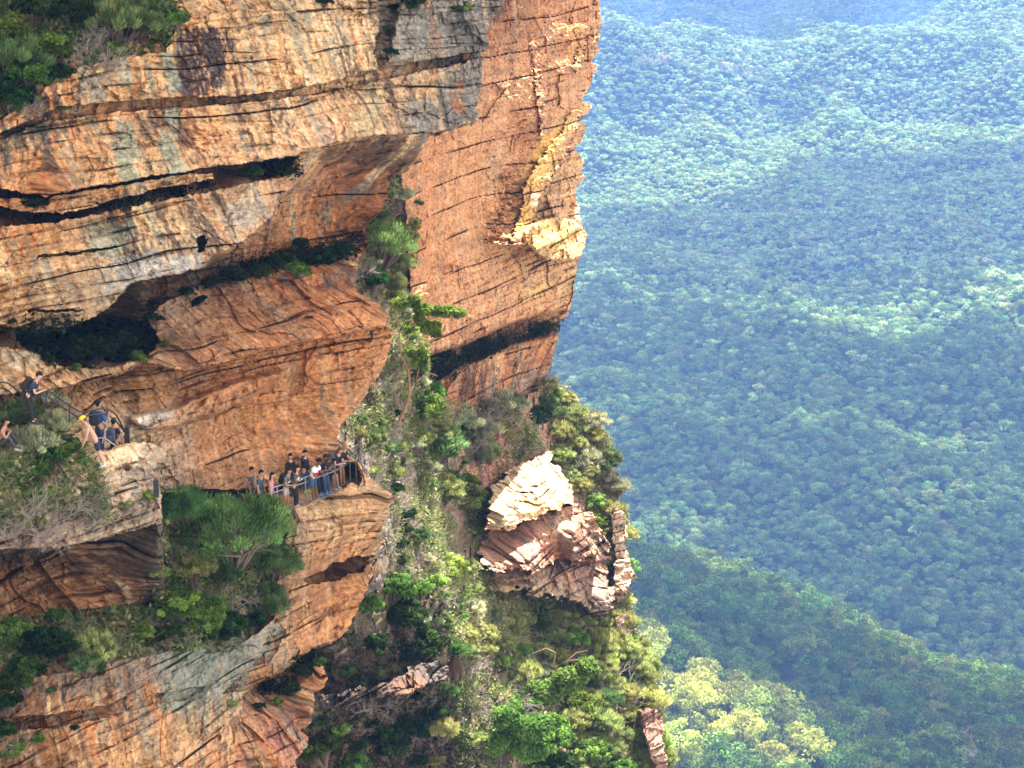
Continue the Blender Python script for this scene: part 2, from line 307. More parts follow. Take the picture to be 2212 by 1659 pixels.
# ======== near cliff ========
nA, nB = at(0,829,66), at(850,829,81)
NN, NC, NDIR = plane_axes(nA,nB)
FLOOR_Z = CZ-25.0
def off_floor(PX,PY,z):
    t = t_floor(PX,PY,z); dx,dy,dz = raydir(PX,PY)
    return (NN[0]*dx+NN[1]*dy)*t-NC
NEAR_P = [
 ('A',[(-250,290),(-250,230),(0,262),(60,215),(130,165),(200,130),(300,120),(360,112),(378,60),(430,30),(560,20),(700,30),(815,42),(830,40),(860,8),(960,0),(1100,-5),(1078,25),(1062,45),(1048,75),(1060,98),(1045,112),(960,128),(850,150),(800,148),(775,170),(700,182),(640,200),(520,212),(430,222),(380,212),(240,225),(130,232),(0,290)],
  [(0,280,1.2),(130,180,.7),(130,225,1.1),(400,60,.3),(400,210,1.3),(700,40,.4),(700,180,1.5),(820,60,.5),(820,140,1.0),(1060,20,.2),(1040,105,1.0)],0),
 ('notch',[(812,-20),(872,-20),(852,60),(838,130),(818,150),(806,110),(820,60)],[(830,20,-1.6),(830,130,-.6),(800,80,-1.6)],1),
 ('seam',[(-250,312),(-250,290),(0,288),(130,230),(380,210),(520,208),(700,180),(790,152),(960,124),(1048,108),(1044,124),(960,144),(850,165),(790,180),(700,203),(520,222),(400,232),(250,242),(100,264),(0,302)],
  [(0,295,.3),(250,230,.0),(400,220,-.4),(600,205,.4),(800,165,.3),(1000,120,-.9)],0),
 ('B',[(-250,412),(-250,312),(0,302),(100,262),(250,242),(400,232),(520,222),(700,203),(790,180),(850,165),(960,144),(1045,124),(1044,170),(1036,215),(1035,262),(985,272),(925,287),(897,285),(830,292),(764,298),(664,324),(633,337),(600,345),(560,350),(467,357),(420,370),(333,378),(233,400),(143,411),(93,425),(0,406)],
  [(0,310,1.0),(0,400,2.0),(60,400,.6),(200,250,.6),(140,405,2.2),(400,240,.8),(400,365,2.3),(700,210,1.0),(664,320,2.3),(900,170,.8),(900,280,1.6),(1030,130,.7),(1030,255,1.2),(750,190,.4),(760,240,1.6)],0),
 ('gap',[(-250,500),(-250,412),(0,406),(93,425),(240,398),(430,366),(560,348),(645,333),(645,390),(430,422),(330,438),(200,468),(0,492)],
  [(0,450,-3.2),(0,478,-.5),(100,455,-3.5),(200,440,-2.4),(200,462,.2),(330,412,-1.8),(330,430,.3),(420,398,-1.5),(470,375,-3.2),(560,370,-3.2),(620,360,-2.5),(600,382,-.6),(520,400,0.2)],0),
 ('thin',[(-250,450),(-250,425),(0,428),(93,430),(143,418),(233,405),(340,385),(420,373),(455,375),(463,386),(400,399),(333,407),(300,422),(240,432),(200,450),(130,462),(60,458),(0,446)],
  [(0,435,.8),(200,420,1.2),(450,380,1.5),(130,455,1.3)],0),
 ('D',[(430,610),(520,520),(595,420),(640,340),(700,316),(900,284),(935,286),(905,345),(895,356),(880,368),(862,374),(838,378),(843,405),(834,430),(828,455),(795,480),(770,512),(700,540),(560,562),(470,606)],
  [(640,345,-1.5),(640,420,-4),(560,520,-4.4),(480,590,-4.4),(720,330,-1.2),(720,400,-3.8),(760,480,-4.0),(880,300,-.2),(900,340,-.6),(830,390,-2.2),(825,450,-2.6),(650,520,-4.2),(700,360,-3.0)],0),
 ('R',[(-250,790),(-250,704),(83,706),(160,702),(210,680),(257,645),(283,611),(400,585),(450,580),(530,560),(640,530),(780,505),(800,520),(765,560),(680,575),(560,585),(480,603),(420,620),(380,642),(345,662),(322,690),(345,735),(320,772),(240,792),(150,802),(100,775),(0,750)],
  [(0,715,-5.5),(0,745,-2),(100,730,-7),(150,750,-6),(250,715,-6.5),(300,650,-3.8),(330,680,-5),(330,740,-2.5),(200,790,-.5),(380,610,-4.2),(450,592,-4.4),(460,605,-3.5),(600,548,-4.5),(600,575,-2.5),(760,515,-3.6),(760,550,-2)],0),
 ('C',[(-250,710),(-250,497),(0,488),(120,480),(200,464),(333,434),(433,418),(520,398),(600,384),(633,377),(640,400),(603,423),(597,440),(593,457),(575,480),(563,490),(530,518),(500,535),(475,545),(455,552),(443,577),(400,588),(340,600),(283,611),(262,632),(257,645),(235,665),(210,681),(160,704),(83,710),(0,701)],
  [(0,495,1.0),(0,690,2.4),(150,700,2.6),(200,475,1.2),(280,600,2.6),(400,430,1.0),(400,580,2.6),(600,390,.7),(590,450,1.2),(500,530,2.2)],0),
 ('Ccrack',[(80,551),(160,545),(250,530),(262,533),(160,551),(80,557)],[(80,550,.9),(260,531,1.0),(160,549,.8)],0),
 ('Ccrack2',[(60,670),(160,667),(180,670),(60,675)],[(60,672,1.4),(180,670,1.4),(100,675,1.4)],0),
 ('hole',[(428,512),(440,506),(446,518),(440,545),(428,548)],[(430,520,-.2),(440,530,-.2),(435,545,.2)],0),
 ('E',[(-250,850),(-250,765),(0,750),(60,757),(100,774),(130,792),(200,797),(250,792),(320,772),(345,737),(322,690),(345,660),(385,640),(430,614),(500,600),(560,590),(640,588),(700,588),(760,598),(768,620),(782,640),(822,655),(844,688),(834,703),(760,715),(719,728),(633,738),(560,760),(500,778),(430,795),(395,800),(313,783),(250,810),(167,830),(100,842),(0,852)],
  [(0,760,1.2),(0,850,3),(150,800,1.6),(150,830,2.6),(250,800,2),(340,740,.0),(400,700,.0),(430,620,-1.9),(600,600,-1.4),(750,605,-.8),(500,700,.3),(390,795,2.0),(500,770,1.9),(650,650,-.2),(650,730,1.9),(820,660,1.0),(830,700,2.6),(250,770,1.4),(720,690,1.6),(560,740,1.6)],0),
 ('F',[(-250,1150),(-250,852),(0,852),(100,842),(167,831),(250,812),(313,785),(395,802),(430,797),(500,780),(633,741),(719,731),(834,705),(852,718),(838,770),(827,800),(800,840),(785,865),(765,890),(740,915),(730,945),(738,975),(716,1003),(682,1022),(650,1040),(600,1052),(350,1062),(340,1100),(230,1040),(100,1000),(0,1000)],
  [(0,880,2.0),(0,960,3),(170,835,-.6),(170,900,2.0),(240,815,-.8),(320,800,.2),(320,900,.9),(300,1000,1.2),(400,810,.2),(500,800,.5),(500,900,.0),(500,1030,1.1),(650,760,.7),(650,900,.3),(650,1035,1.15),(800,725,1.2),(760,870,1.4),(730,960,2.0),(400,960,1.0)],0),
 ('Fslab',[(280,905),(300,895),(370,885),(440,850),(520,820),(620,800),(560,850),(480,890),(430,905),(370,925),(320,930)],[(290,910,2.2),(430,880,1.4),(600,810,1.0),(340,925,1.6)],2),
 ('floor',[(330,1064),(600,1052),(650,1040),(716,1003),(742,985),(772,1000),(786,1028),(790,1050),(776,1054),(760,1046),(724,1066),(660,1090),(615,1104),(500,1112),(350,1108)],'floor',0),
 ('G',[(350,1108),(500,1112),(615,1104),(660,1090),(724,1066),(758,1044),(772,1050),(783,1040),(779,1020),(768,1004),(750,990),(736,978),(736,966),(757,980),(782,996),(798,1026),(850,1064),(850,1080),(838,1106),(832,1130),(816,1186),(805,1215),(802,1249),(787,1285),(757,1351),(739,1377),(719,1385),(664,1402),(623,1441),(580,1464),(532,1489),(480,1500),(560,1350),(600,1250),(620,1150),(600,1125),(350,1135)],
  [(640,1110,3.3),(640,1200,3.6),(690,1080,3.3),(760,1060,4.0),(745,984,2.2),(768,998,2.6),(785,1015,3.0),(795,1040,3.5),(845,1070,5.2),(840,1085,5.5),(832,1120,5.0),(812,1186,3.9),(700,1150,4.2),(700,1185,3.7),(720,1240,3.4),(790,1230,3.6),(790,1270,4.1),(740,1370,3.6),(640,1300,3.8),(560,1440,4.0),(620,1420,4.2)],0),
 ('Gcave',[(655,1256),(672,1240),(700,1236),(716,1218),(738,1214),(756,1203),(790,1204),(812,1198),(812,1210),(792,1220),(780,1236),(752,1240),(738,1254),(706,1254),(690,1262)],[(700,1240,1.6),(780,1212,1.6),(665,1254,2.8),(760,1235,2.4),(720,1225,1.2)],0),
 ('J',[(-250,1500),(-250,1330),(0,1330),(200,1330),(330,1310),(350,1250),(350,1110),(612,1106),(622,1150),(602,1250),(562,1350),(520,1400),(450,1412),(400,1402),(260,1432),(110,1462),(0,1475)],
  [(0,1350,3),(0,1470,6),(200,1340,3),(200,1430,5.8),(400,1150,3.0),(560,1150,2.8),(400,1250,3.6),(560,1300,3.3),(400,1390,5.2),(520,1370,4.6)],0),
 ('H',[(-250,1195),(-250,880),(0,885),(120,905),(180,955),(212,980),(250,965),(285,955),(330,958),(362,970),(350,1000),(332,1014),(336,1030),(348,1060),(348,1120),(300,1142),(260,1162),(200,1167),(130,1182),(60,1190),(0,1187)],
  [(0,900,3.2),(0,1000,4.5),(0,1120,6.0),(0,1180,6.2),(150,950,3.8),(150,1100,5.8),(150,1175,6.0),(200,990,4.8),(300,960,4.4),(355,972,4.7),(335,1012,5.3),(220,1030,5.3),(300,1090,5.8),(335,1120,5.6),(300,1035,5.2)],0),
 ('under',[(-250,1340),(-250,1192),(0,1188),(130,1183),(200,1168),(300,1143),(335,1132),(352,1170),(352,1250),(347,1290),(322,1320),(200,1332),(0,1332)],
  [(0,1200,.6),(150,1195,.4),(260,1180,1.6),(320,1160,3.4),(340,1200,4.2),(200,1290,3.0),(0,1290,2.5),(0,1240,1.6),(330,1310,4.0),(180,1250,2.0)],0),
 ('K',[(-250,1950),(-250,1490),(0,1475),(110,1458),(260,1428),(400,1402),(450,1412),(520,1392),(562,1362),(595,1330),(560,1420),(480,1500),(532,1489),(562,1500),(525,1560),(505,1659),(480,1950)],
  [(0,1480,6),(0,1659,6.8),(200,1450,5.9),(200,1550,6.2),(200,1659,6.8),(400,1420,5.5),(400,1500,5.8),(400,1650,6.3),(520,1490,4.9),(560,1400,4.9)],0),
 ('Kstep',[(-250,1600),(-250,1560),(100,1545),(200,1530),(330,1500),(440,1482),(470,1480),(460,1505),(330,1522),(250,1545),(120,1572)],[(0,1570,5.4),(200,1535,5.5),(440,1490,5.3),(250,1545,6.2)],0),
 ('M',[(525,1500),(562,1478),(623,1443),(671,1403),(706,1450),(706,1483),(677,1490),(680,1527),(673,1564),(647,1579),(669,1593),(662,1615),(640,1645),(642,1950),(480,1950),(505,1659),(520,1560)],
  [(560,1480,2.6),(600,1500,3.8),(690,1465,5.0),(560,1550,5),(660,1500,4.6),(670,1535,6.0),(600,1560,5.4),(600,1650,6.7),(650,1600,6.4),(650,1440,3.0),(655,1580,4.8)],0),
]
NEAR_OUT = [(-250,-320),(1120,-320),(1110,-40),(1088,0),(1080,25),(1064,45),(1050,75),(1060,98),(1044,114),(1042,170),(1034,215),(1034,262),(1015,266),(985,275),(927,290),(917,320),(907,345),(895,356),(880,368),(862,374),(838,378),(842,405),(834,430),(828,455),(797,482),(790,495),(800,520),(775,560),(768,600),(768,620),(782,640),(822,655),(844,690),(838,705),(852,718),(838,770),(827,800),(800,840),(785,865),(765,890),(740,915),(730,945),(738,970),(755,985),(778,1000),(794,1030),(848,1066),(850,1085),(838,1106),(832,1130),(816,1186),(812,1204),(806,1215),(802,1249),(787,1285),(757,1351),(739,1377),(719,1385),(672,1403),(706,1450),(706,1483),(677,1490),(680,1527),(673,1564),(647,1579),(669,1593),(662,1615),(640,1645),(642,1950),(-250,1950)]
# fractured (1) or smooth (0) rock: px, py, v
NEAR_V = rbf([(100,200,1),(500,100,.5),(700,100,.45),(950,200,.5),(100,350,.4),(400,300,.5),(700,260,.4),(950,240,.4),(200,430,1),(200,560,.45),(50,600,.5),(400,500,.5),(150,680,.9),
   (700,430,.1),(560,560,.3),(600,640,1),(420,680,1),(750,680,1),(100,800,1.1),(300,850,.8),(500,840,.7),(500,950,.1),(700,850,.1),(400,1000,.1),(650,1000,.2),(720,1100,.8),(700,1180,.6),(740,1300,.15),(600,1350,.2),
   (300,1000,.7),(150,1150,1.3),(250,1150,1.3),(200,1280,1.3),(80,1240,1.3),(300,1240,1.2),(200,1500,.5),(400,1450,.5),(300,1600,.4),(600,1550,.9),(640,1640,.9),(50,-100,1),(900,-100,1)])
# colour of the stone
NEAR_C = rbf([p+tuple(c) for p,c in [((60,330),ORANGE),((100,380),DEEP),((200,330),TAN),((300,200),TAN),((600,120),CREAM),((500,150),TAN),((700,130),CREAM),((780,110),CREAM),((750,200),CREAM),((600,280),CREAM),((700,280),(.5,.32,.2)),((800,230),TAN),((450,300),ORANGE),
   ((900,100),GREY),((1000,60),(.17,.16,.14)),((1010,170),(.22,.21,.18)),((930,190),TAN),((900,250),GREY),((1015,240),(.16,.15,.13)),((100,540),TAN),((60,620),(.36,.22,.11)),((250,520),CREAM),((400,470),CREAM),((560,430),(.45,.33,.22)),((330,560),CREAM),((270,590),GREY),((420,570),GREY),
   ((700,440),DEEP),((560,540),ORANGE),((780,360),RUST),((820,340),BROWN),((650,500),DEEP),((600,650),(.36,.17,.085)),((450,660),(.34,.18,.10)),((780,680),ORANGE),((500,720),ORANGE),((700,740),DEEP),((500,620),BROWN),
   ((60,780),CREAM),((150,790),TAN),((100,850),ORANGE),((300,850),(.40,.22,.09)),((450,830),(.30,.14,.07)),((420,980),ORANGE),((550,900),ORANGE),((650,850),ORANGE),((760,800),ORANGE),((700,930),ORANGE),((640,1000),ORANGE),
   ((640,1060),(.30,.20,.14)),((700,1120),CREAM),((800,1090),(.5,.33,.19)),((740,1180),ORANGE),((680,1160),TAN),((720,1320),ORANGE),((660,1350),ORANGE),((800,1220),TAN),((560,1440),ORANGE),((720,1230),RUST),
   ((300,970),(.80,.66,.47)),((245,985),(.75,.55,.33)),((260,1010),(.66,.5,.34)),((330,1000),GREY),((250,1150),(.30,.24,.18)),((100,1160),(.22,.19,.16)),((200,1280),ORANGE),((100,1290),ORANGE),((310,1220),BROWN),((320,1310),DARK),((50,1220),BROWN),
   ((200,1480),(.33,.20,.11)),((400,1440),GREY),((480,1440),LICH),((440,1500),LICH),((200,1560),ORANGE),((350,1530),ORANGE),((250,1620),TAN),((420,1600),TAN),((600,1500),ORANGE),((600,1600),PINK),((500,1600),ORANGE),((680,1460),ORANGE),((560,1390),GREY),((60,1500),BROWN)]],smooth=25)
# stains with shapes of their own: polygon, colour, strength, raggedness
STAINS = [
 ([(385,65),(480,60),(500,110),(490,150),(480,195),(400,205),(385,190)],PURP,.93,1),
 ([(355,110),(385,90),(388,200),(358,200)],LICH,.75,1),
 ([(255,130),(275,120),(280,190),(260,210)],LICH,.7,1),
 ([(190,150),(250,145),(255,200),(200,215)],GREY,.7,1),
 ([(240,265),(295,260),(290,390),(255,395)],LICH,.8,1),
 ([(345,235),(390,235),(392,385),(350,390)],LICH,.8,1),
 ([(290,250),(350,245),(345,300),(300,300)],(.15,.11,.10),.7,1),
 ([(388,240),(425,250),(420,330),(395,310)],(.16,.07,.04),.75,1),
 ([(10,270),(140,260),(150,285),(60,300),(20,360),(0,420),(0,300)],(.10,.12,.10),.7,1),
 ([(180,480),(290,475),(295,540),(200,560)],LICH,.7,1),
 ([(232,560),(330,540),(430,560),(430,575),(280,612),(255,640),(235,620)],(.36,.35,.32),.75,1),
 ([(500,440),(560,410),(570,470),(510,500)],(.36,.34,.30),.6,1),
 ([(780,60),(815,100),(835,20),(1090,-10),(1060,100),(960,128),(850,140)],(.17,.165,.15),.6,1),
 ([(840,40),(900,20),(890,120),(850,130)],(.30,.28,.25),.6,1),
 ([(960,175),(1030,130),(1034,262),(960,275),(930,260)],(.15,.145,.135),.75,1),
 ([(975,185),(1005,170),(1000,240),(985,245)],(.48,.18,.05),.8,1),
 ([(860,230),(960,215),(950,278),(870,285)],(.22,.21,.19),.65,1),
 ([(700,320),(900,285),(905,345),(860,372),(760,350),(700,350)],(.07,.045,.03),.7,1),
 ([(745,300),(800,180),(830,190),(820,290)],(.5,.42,.24),.5,1),
 ([(285,905),(345,893),(370,884),(385,890),(350,905),(310,918),(290,915)],(.72,.70,.66),.9,0),
 ([(0,762),(90,760),(95,785),(0,800)],(.66,.56,.42),.7,1),
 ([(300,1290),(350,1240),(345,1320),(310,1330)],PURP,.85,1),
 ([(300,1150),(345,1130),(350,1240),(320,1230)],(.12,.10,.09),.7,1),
 ([(330,1400),(480,1390),(560,1370),(610,1340),(560,1440),(520,1480),(440,1510),(350,1530),(330,1480)],(.22,.24,.20),.75,1),
 ([(340,1520),(440,1480),(420,1530),(350,1545)],LICH,.7,1),
 ([(100,1440),(330,1400),(330,1480),(130,1510)],(.20,.18,.15),.6,1),
 ([(230,1000),(330,1010),(345,1050),(230,1050)],(.34,.27,.24),.5,1),
]
def stain_lit_mask(QX,QY,poly,rag,S,Z,seed):
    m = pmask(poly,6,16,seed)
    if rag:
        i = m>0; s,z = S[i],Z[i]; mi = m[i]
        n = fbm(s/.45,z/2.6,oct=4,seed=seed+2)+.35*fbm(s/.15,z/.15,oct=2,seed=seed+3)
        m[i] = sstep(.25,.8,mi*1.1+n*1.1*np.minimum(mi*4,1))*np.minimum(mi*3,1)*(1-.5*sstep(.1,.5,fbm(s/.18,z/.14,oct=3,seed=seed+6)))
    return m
def streaks(C, S, Z, amt, seed):
    w = .25*perlin(S/1.2,Z/1.5,seed=seed+8)
    n = fbm((S+w)/.5,Z/6,oct=4,seed=seed)+.35*fbm(S/.25,Z/.3,oct=3,seed=seed+9)
    C = lerp3(C,np.array(CREAM)*1.12,sstep(.05,.45,n)*.85*amt)
    n2 = fbm((S+w)/.38+9,Z/4,oct=4,seed=seed+1)+.35*fbm(S/.2,Z/.3,oct=3,seed=seed+10)
    C = lerp3(C,np.array((.44,.17,.045)),sstep(.16,.5,n2)*.6*amt)
    n3 = fbm((S+w)/.6+19,Z/4.5,oct=4,seed=seed+2)+.5*fbm(S/.2,Z/.22,oct=3,seed=seed+11)
    C = lerp3(C,np.array((.12,.085,.07)),sstep(.16,.5,n3)*.85*amt)
    n5 = fbm((S+w)/.8+29,Z/3.5,oct=4,seed=seed+4)+.4*fbm(S/.15,Z/.2,oct=3,seed=seed+12)
    C = lerp3(C,np.array((.27,.27,.22)),sstep(.2,.5,n5)*.7*amt)
    n4 = fbm(S/.3,Z/3.0,oct=3,seed=seed+3)
    return C*(1+.34*n4*amt)[...,None]
def grain(C, S, Z, crack, v, seed):
    C = C*(1+.32*fbm(S/1.8,Z/.5,oct=4,seed=seed)+.34*fbm(S/.22,Z/.11,oct=3,seed=seed+1))[...,None]
    lam = perlin(S/6,(Z+.4*perlin(S/5,Z/5,seed=seed+3))/.16,seed=seed+2)
    C = C*(1+.25*lam*np.clip(v,0,1.3))[...,None]
    sp = fbm(S/.35,Z/.2,oct=3,seed=seed+6); C = lerp3(C,np.array((.09,.06,.045)),sstep(.32,.6,sp)*.6)
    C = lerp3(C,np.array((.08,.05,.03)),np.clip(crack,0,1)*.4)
    return np.clip(C,.008,.8)**1.10*1.14

def near_t(PX,PY,QX,QY):
    ctrl = [c for p in NEAR_P if p[2]!='floor' for c in p[2]]+[(-250,-300,-5),(300,-300,-4),(700,-300,-2),(1100,-300,-1),(100,60,-1.5),(200,0,-2.5),(500,0,-.8),(800,0,-.6),(0,150,-.6)]
    o = rbf(ctrl,smooth=8)(PX,PY)
    for nm,poly,c,fe in NEAR_P:
        m = in_poly(QX,QY,poly).astype(float)
        if fe: m = blur(m,fe)
        ins = m>0
        if c=='floor': v = off_floor(PX[ins],PY[ins],FLOOR_Z)
        else: v = rbf(c,smooth=14 if nm in 'KM' or nm=='under' else 4)(PX[ins],PY[ins])
        o[ins] = o[ins]*(1-m[ins])+v*m[ins]
    return t_plane(PX,PY,NN,NC+o)
def near_relief(PX,PY,X,Y,Z):
    S = X*NDIR[0]+Y*NDIR[1]
    v = np.clip(NEAR_V(PX,PY),0,1.3)
    r,cr = rock_relief(S,Z,v,seed=0)
    fl = in_poly(PX,PY,dict((p[0],p[1]) for p in NEAR_P)['floor'])
    r = np.where(fl,r*.05,r); cr = np.where(fl,0,cr)
    return r*1.15,(S,v,cr)
def near_color(PX,PY,QX,QY,X,Y,Z,aux):
    S,v,cr = aux
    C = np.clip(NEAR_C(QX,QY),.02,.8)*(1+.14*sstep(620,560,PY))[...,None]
    smoothz = np.clip(1-v,0,1)
    amt = np.where(PY<620,1.0,np.where(PY<1400,.45,.8))
    C = streaks(C,S,Z,amt,100)
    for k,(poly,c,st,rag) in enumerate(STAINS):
        C = lerp3(C,c,stain_lit_mask(QX,QY,poly,rag,S,Z,200+k*4)*st)
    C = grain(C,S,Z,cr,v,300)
    return np.clip(C,.012,.75)
if not globals().get('SKIP_ROCK'):
    near = sheet('cliff_face',(-240,1120),(-120,1760),2.0,near_t,NEAR_OUT,near_relief,near_color,skirt=9.0,warp=3.0,seed=1)

# unseen cliff above the frame; its height and overrun are added to block sun
def cliff_rise(name, n, c, dr, A, B, base_off, top_off, z0, z1, back, seed):
    s0 = A.x*dr[0]+A.y*dr[1]; s1 = B.x*dr[0]+B.y*dr[1]+12  # runs on past the wall's end to keep more sun off
    S,T = np.meshgrid(np.arange(s0,s1,.35),np.concatenate([np.linspace(0,1,int((z1-z0)/.3)),1+np.linspace(.05,1,12)]))
    Zz = np.where(T<=1,z0+(z1-z0)*T,z1+.8*perlin(S/3,T*4,seed=seed)); o = np.where(T<=1,base_off+(top_off-base_off)*T,top_off-back*(T-1))
    r,cr = rock_relief(S,Zz,np.full(S.shape,.6),seed=seed); o = o+r
    X = n[0]*(c+o)+dr[0]*S; Y = n[1]*(c+o)+dr[1]*S
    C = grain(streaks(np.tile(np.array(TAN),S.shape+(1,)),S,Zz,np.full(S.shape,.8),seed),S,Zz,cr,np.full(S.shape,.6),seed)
    ii = np.arange(S.size).reshape(S.shape); F = np.stack([ii[:-1,:-1],ii[:-1,1:],ii[1:,1:],ii[1:,:-1]],-1).reshape(-1,4)
    tag(link(bpy.data.objects.new(name,np_mesh(name,np.stack([X.ravel(),Y.ravel(),Zz.ravel()],1),F,cols=np.clip(C.reshape(-1,3),.01,.8),mats=[ROCK]))),kind='structure')
cliff_rise('cliff_rim_sunblock',NN,NC,NDIR,at(-900,0,50),at(1110,0,88),-3.2,1.2,CZ-5.0,CZ+42,30,61)

# ======== far wall ========
wA, wB = at(900,400,105), at(1290,400,125)
WN, WC, WDIR = plane_axes(wA,wB)
WALL_OUT = [(700,-320),(1330,-320),(1308,-60),(1298,0),(1300,50),(1293,90),(1293,113),(1277,133),(1295,145),(1283,157),(1280,177),(1267,200),(1257,218),(1283,225),(1270,247),(1250,260),(1267,267),(1267,283),(1253,310),(1240,320),(1253,333),(1263,350),(1257,368),(1262,387),(1247,400),(1243,425),(1250,440),(1254,467),(1263,493),(1270,508),(1260,541),(1250,565),(1243,608),(1237,648),(1227,681),(1213,695),(1203,711),(1209,725),(1200,751),(1193,791),(1180,818),(1175,838),(1160,855),(1140,866),(1128,890),(1133,935),(1185,945),(1205,985),(1200,1060),(905,1060),(903,880),(886,620),(874,430),(862,368),(840,345),(700,330)]
WALL_P = [
 ('lip',[(820,820),(850,800),(900,775),(930,765),(1000,745),(1100,700),(1160,680),(1215,668),(1260,690),(1205,712),(1210,722),(1150,735),(1105,745),(1050,775),(1000,790),(960,815),(920,850),(880,870),(820,880)],[(900,790,-1.8),(1000,760,-2.2),(1100,720,-2.4),(1200,700,-2.0),(1100,745,-1.6),(1000,790,-1.4),(900,850,-1.0)],1),
 ('low',[(820,880),(880,868),(920,850),(960,815),(1000,790),(1050,775),(1105,745),(1150,735),(1220,720),(1220,1060),(820,1060)],[(900,880,-.6),(1000,800,-.3),(1190,740,.2),(1150,850,-1.4),(1000,880,-.9),(1100,1000,1.0),(900,1000,1.0)],1),
 ('notchr',[(1218,455),(1228,440),(1245,425),(1260,440),(1264,475),(1225,470)],[(1240,440,-3),(1230,460,-2),(1260,470,-1)],1),
 ('block',[(1130,500),(1160,478),(1200,470),(1230,475),(1275,500),(1270,545),(1240,560),(1180,560),(1140,530)],[(1160,485,1.7),(1200,480,1.2),(1260,500,1.5),(1250,545,2.2),(1180,550,2.4),(1140,515,2.1)],1),
]
def wall_t(PX,PY,QX,QY):
    o = rbf([(850,0,0),(1100,0,.3),(1290,0,.2),(1250,300,.5),(1100,400,0),(900,500,.3),(1240,420,.6),(1100,640,1.4),(1230,650,1.6),(900,740,1.4),(1180,690,1.4),(900,1000,.5),(850,300,.3),(1150,250,.8),(1130,470,-.2)])(PX,PY)
    for nm,poly,c,fe in WALL_P:
        m = blur(in_poly(QX,QY,poly).astype(float),fe); ins = m>0
        o[ins] = o[ins]*(1-m[ins])+rbf(c,smooth=4)(PX[ins],PY[ins])*m[ins]
    # added slanting bulges, leaned back so that the grazing sun catches them
    wob = 7*perlin(PX/14,PY/9,seed=44)+6*perlin(PX/5,PY/3.5,seed=45)
    for ys,l,r,top,k,base in (((236,238,285,345,405,430,520,530),(1240,1232,1212,1165,1130,1134,1104,1104),(1246,1254,1246,1216,1180,1164,1140,1124),236,1.7,.35),((50,60,95,140,160),(1250,1240,1252,1238,1240),(1255,1268,1268,1256,1244),50,.8,.25),((40,90,210,300),(1150,1146,1160,1170),(1152,1158,1172,1172),60,.9,.1)):
        xl = np.interp(PY,ys,l)+wob; xr = np.interp(PY,ys,r)+wob; row = (PY>ys[0])&(PY<ys[-1]); t = np.clip((PY-top)/285,0,1)
        o = o+np.where(row&(PX>=xl)&(PX<=xr),base+k*t,0)+np.where(row&(PX<xl),(base+k*t)*.65*sstep(-75,0,PX-xl),0)
    m = blur(in_poly(QX,QY,WALL_P[-1][1]).astype(float),1); o = np.where(m>.5,np.maximum(o,rbf(WALL_P[-1][2],smooth=4)(PX,PY)),o)
    return t_plane(PX,PY,WN,WC+o)
LIT_PAINT = [([(1232,238),(1244,240),(1240,258),(1228,285),(1215,312),(1205,345),(1190,385),(1175,405),(1150,412),(1128,405),(1140,365),(1158,320),(1180,290),(1215,262)],1.),
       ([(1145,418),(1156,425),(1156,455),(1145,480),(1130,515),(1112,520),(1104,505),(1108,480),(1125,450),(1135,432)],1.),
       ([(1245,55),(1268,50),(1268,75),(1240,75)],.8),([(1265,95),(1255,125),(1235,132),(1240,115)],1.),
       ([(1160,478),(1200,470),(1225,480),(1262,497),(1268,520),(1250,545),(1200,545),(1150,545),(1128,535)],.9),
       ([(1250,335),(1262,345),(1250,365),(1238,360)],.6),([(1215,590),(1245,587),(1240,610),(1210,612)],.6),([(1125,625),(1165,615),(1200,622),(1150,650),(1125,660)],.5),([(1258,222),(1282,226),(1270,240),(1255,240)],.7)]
def wall_relief(PX,PY,X,Y,Z):
    S = X*WDIR[0]+Y*WDIR[1]
    v = np.clip(rbf([(1000,300,.05),(1250,300,.45),(1270,50,.8),(1100,50,.4),(1200,500,1.1),(1000,550,.05),(1230,620,1.0),(1050,680,.5),(1150,800,.3),(900,700,.5)])(PX,PY),0,1.2)
    r,cr = rock_relief(S*.8,Z*1.0,v,seed=30,cb=.3)
    return r*1.3,(S,v,cr)
def wall_color(PX,PY,QX,QY,X,Y,Z,aux):
    S,v,cr = aux
    WO=(.47,.245,.125)
    C = rbf([p+tuple(c) for p,c in [((1000,300),WO),((1200,100),WO),((1150,300),(.46,.25,.14)),((950,550),(.48,.23,.11)),((1200,600),TAN),((1100,200),(.45,.26,.15)),((1080,30),RUST),((1250,20),WO),((1050,700),(.45,.24,.13)),((1150,780),(.40,.17,.07)),((1000,850),(.36,.17,.08)),((1180,850),(.38,.15,.06)),((1100,960),PINK),((1200,500),CREAM),((1250,640),TAN)]],smooth=20)(QX,QY)
    C = np.clip(C,.02,.7)*1.12
    C = streaks(C,S,Z,np.where(PY>730,.9,.34),400)
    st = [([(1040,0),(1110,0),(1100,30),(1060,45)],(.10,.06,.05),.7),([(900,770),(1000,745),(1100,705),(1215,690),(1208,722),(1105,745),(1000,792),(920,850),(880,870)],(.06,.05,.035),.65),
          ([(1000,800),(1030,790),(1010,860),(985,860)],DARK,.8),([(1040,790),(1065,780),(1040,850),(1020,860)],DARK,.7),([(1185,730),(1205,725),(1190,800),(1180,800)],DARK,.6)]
    for k,(poly,c,a) in enumerate(st): C = lerp3(C,c,stain_lit_mask(QX,QY,poly,1,S,Z,500+k*4)*a)
    for k,(poly,a) in enumerate(LIT_PAINT): C = lerp3(C,(.64,.44,.15),stain_lit_mask(QX,QY,poly,0,S,Z,540+k*4)*a*.8)  # sunlit strips put into the rock colour as yellow
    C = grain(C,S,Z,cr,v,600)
    return np.clip(C,.012,.75)
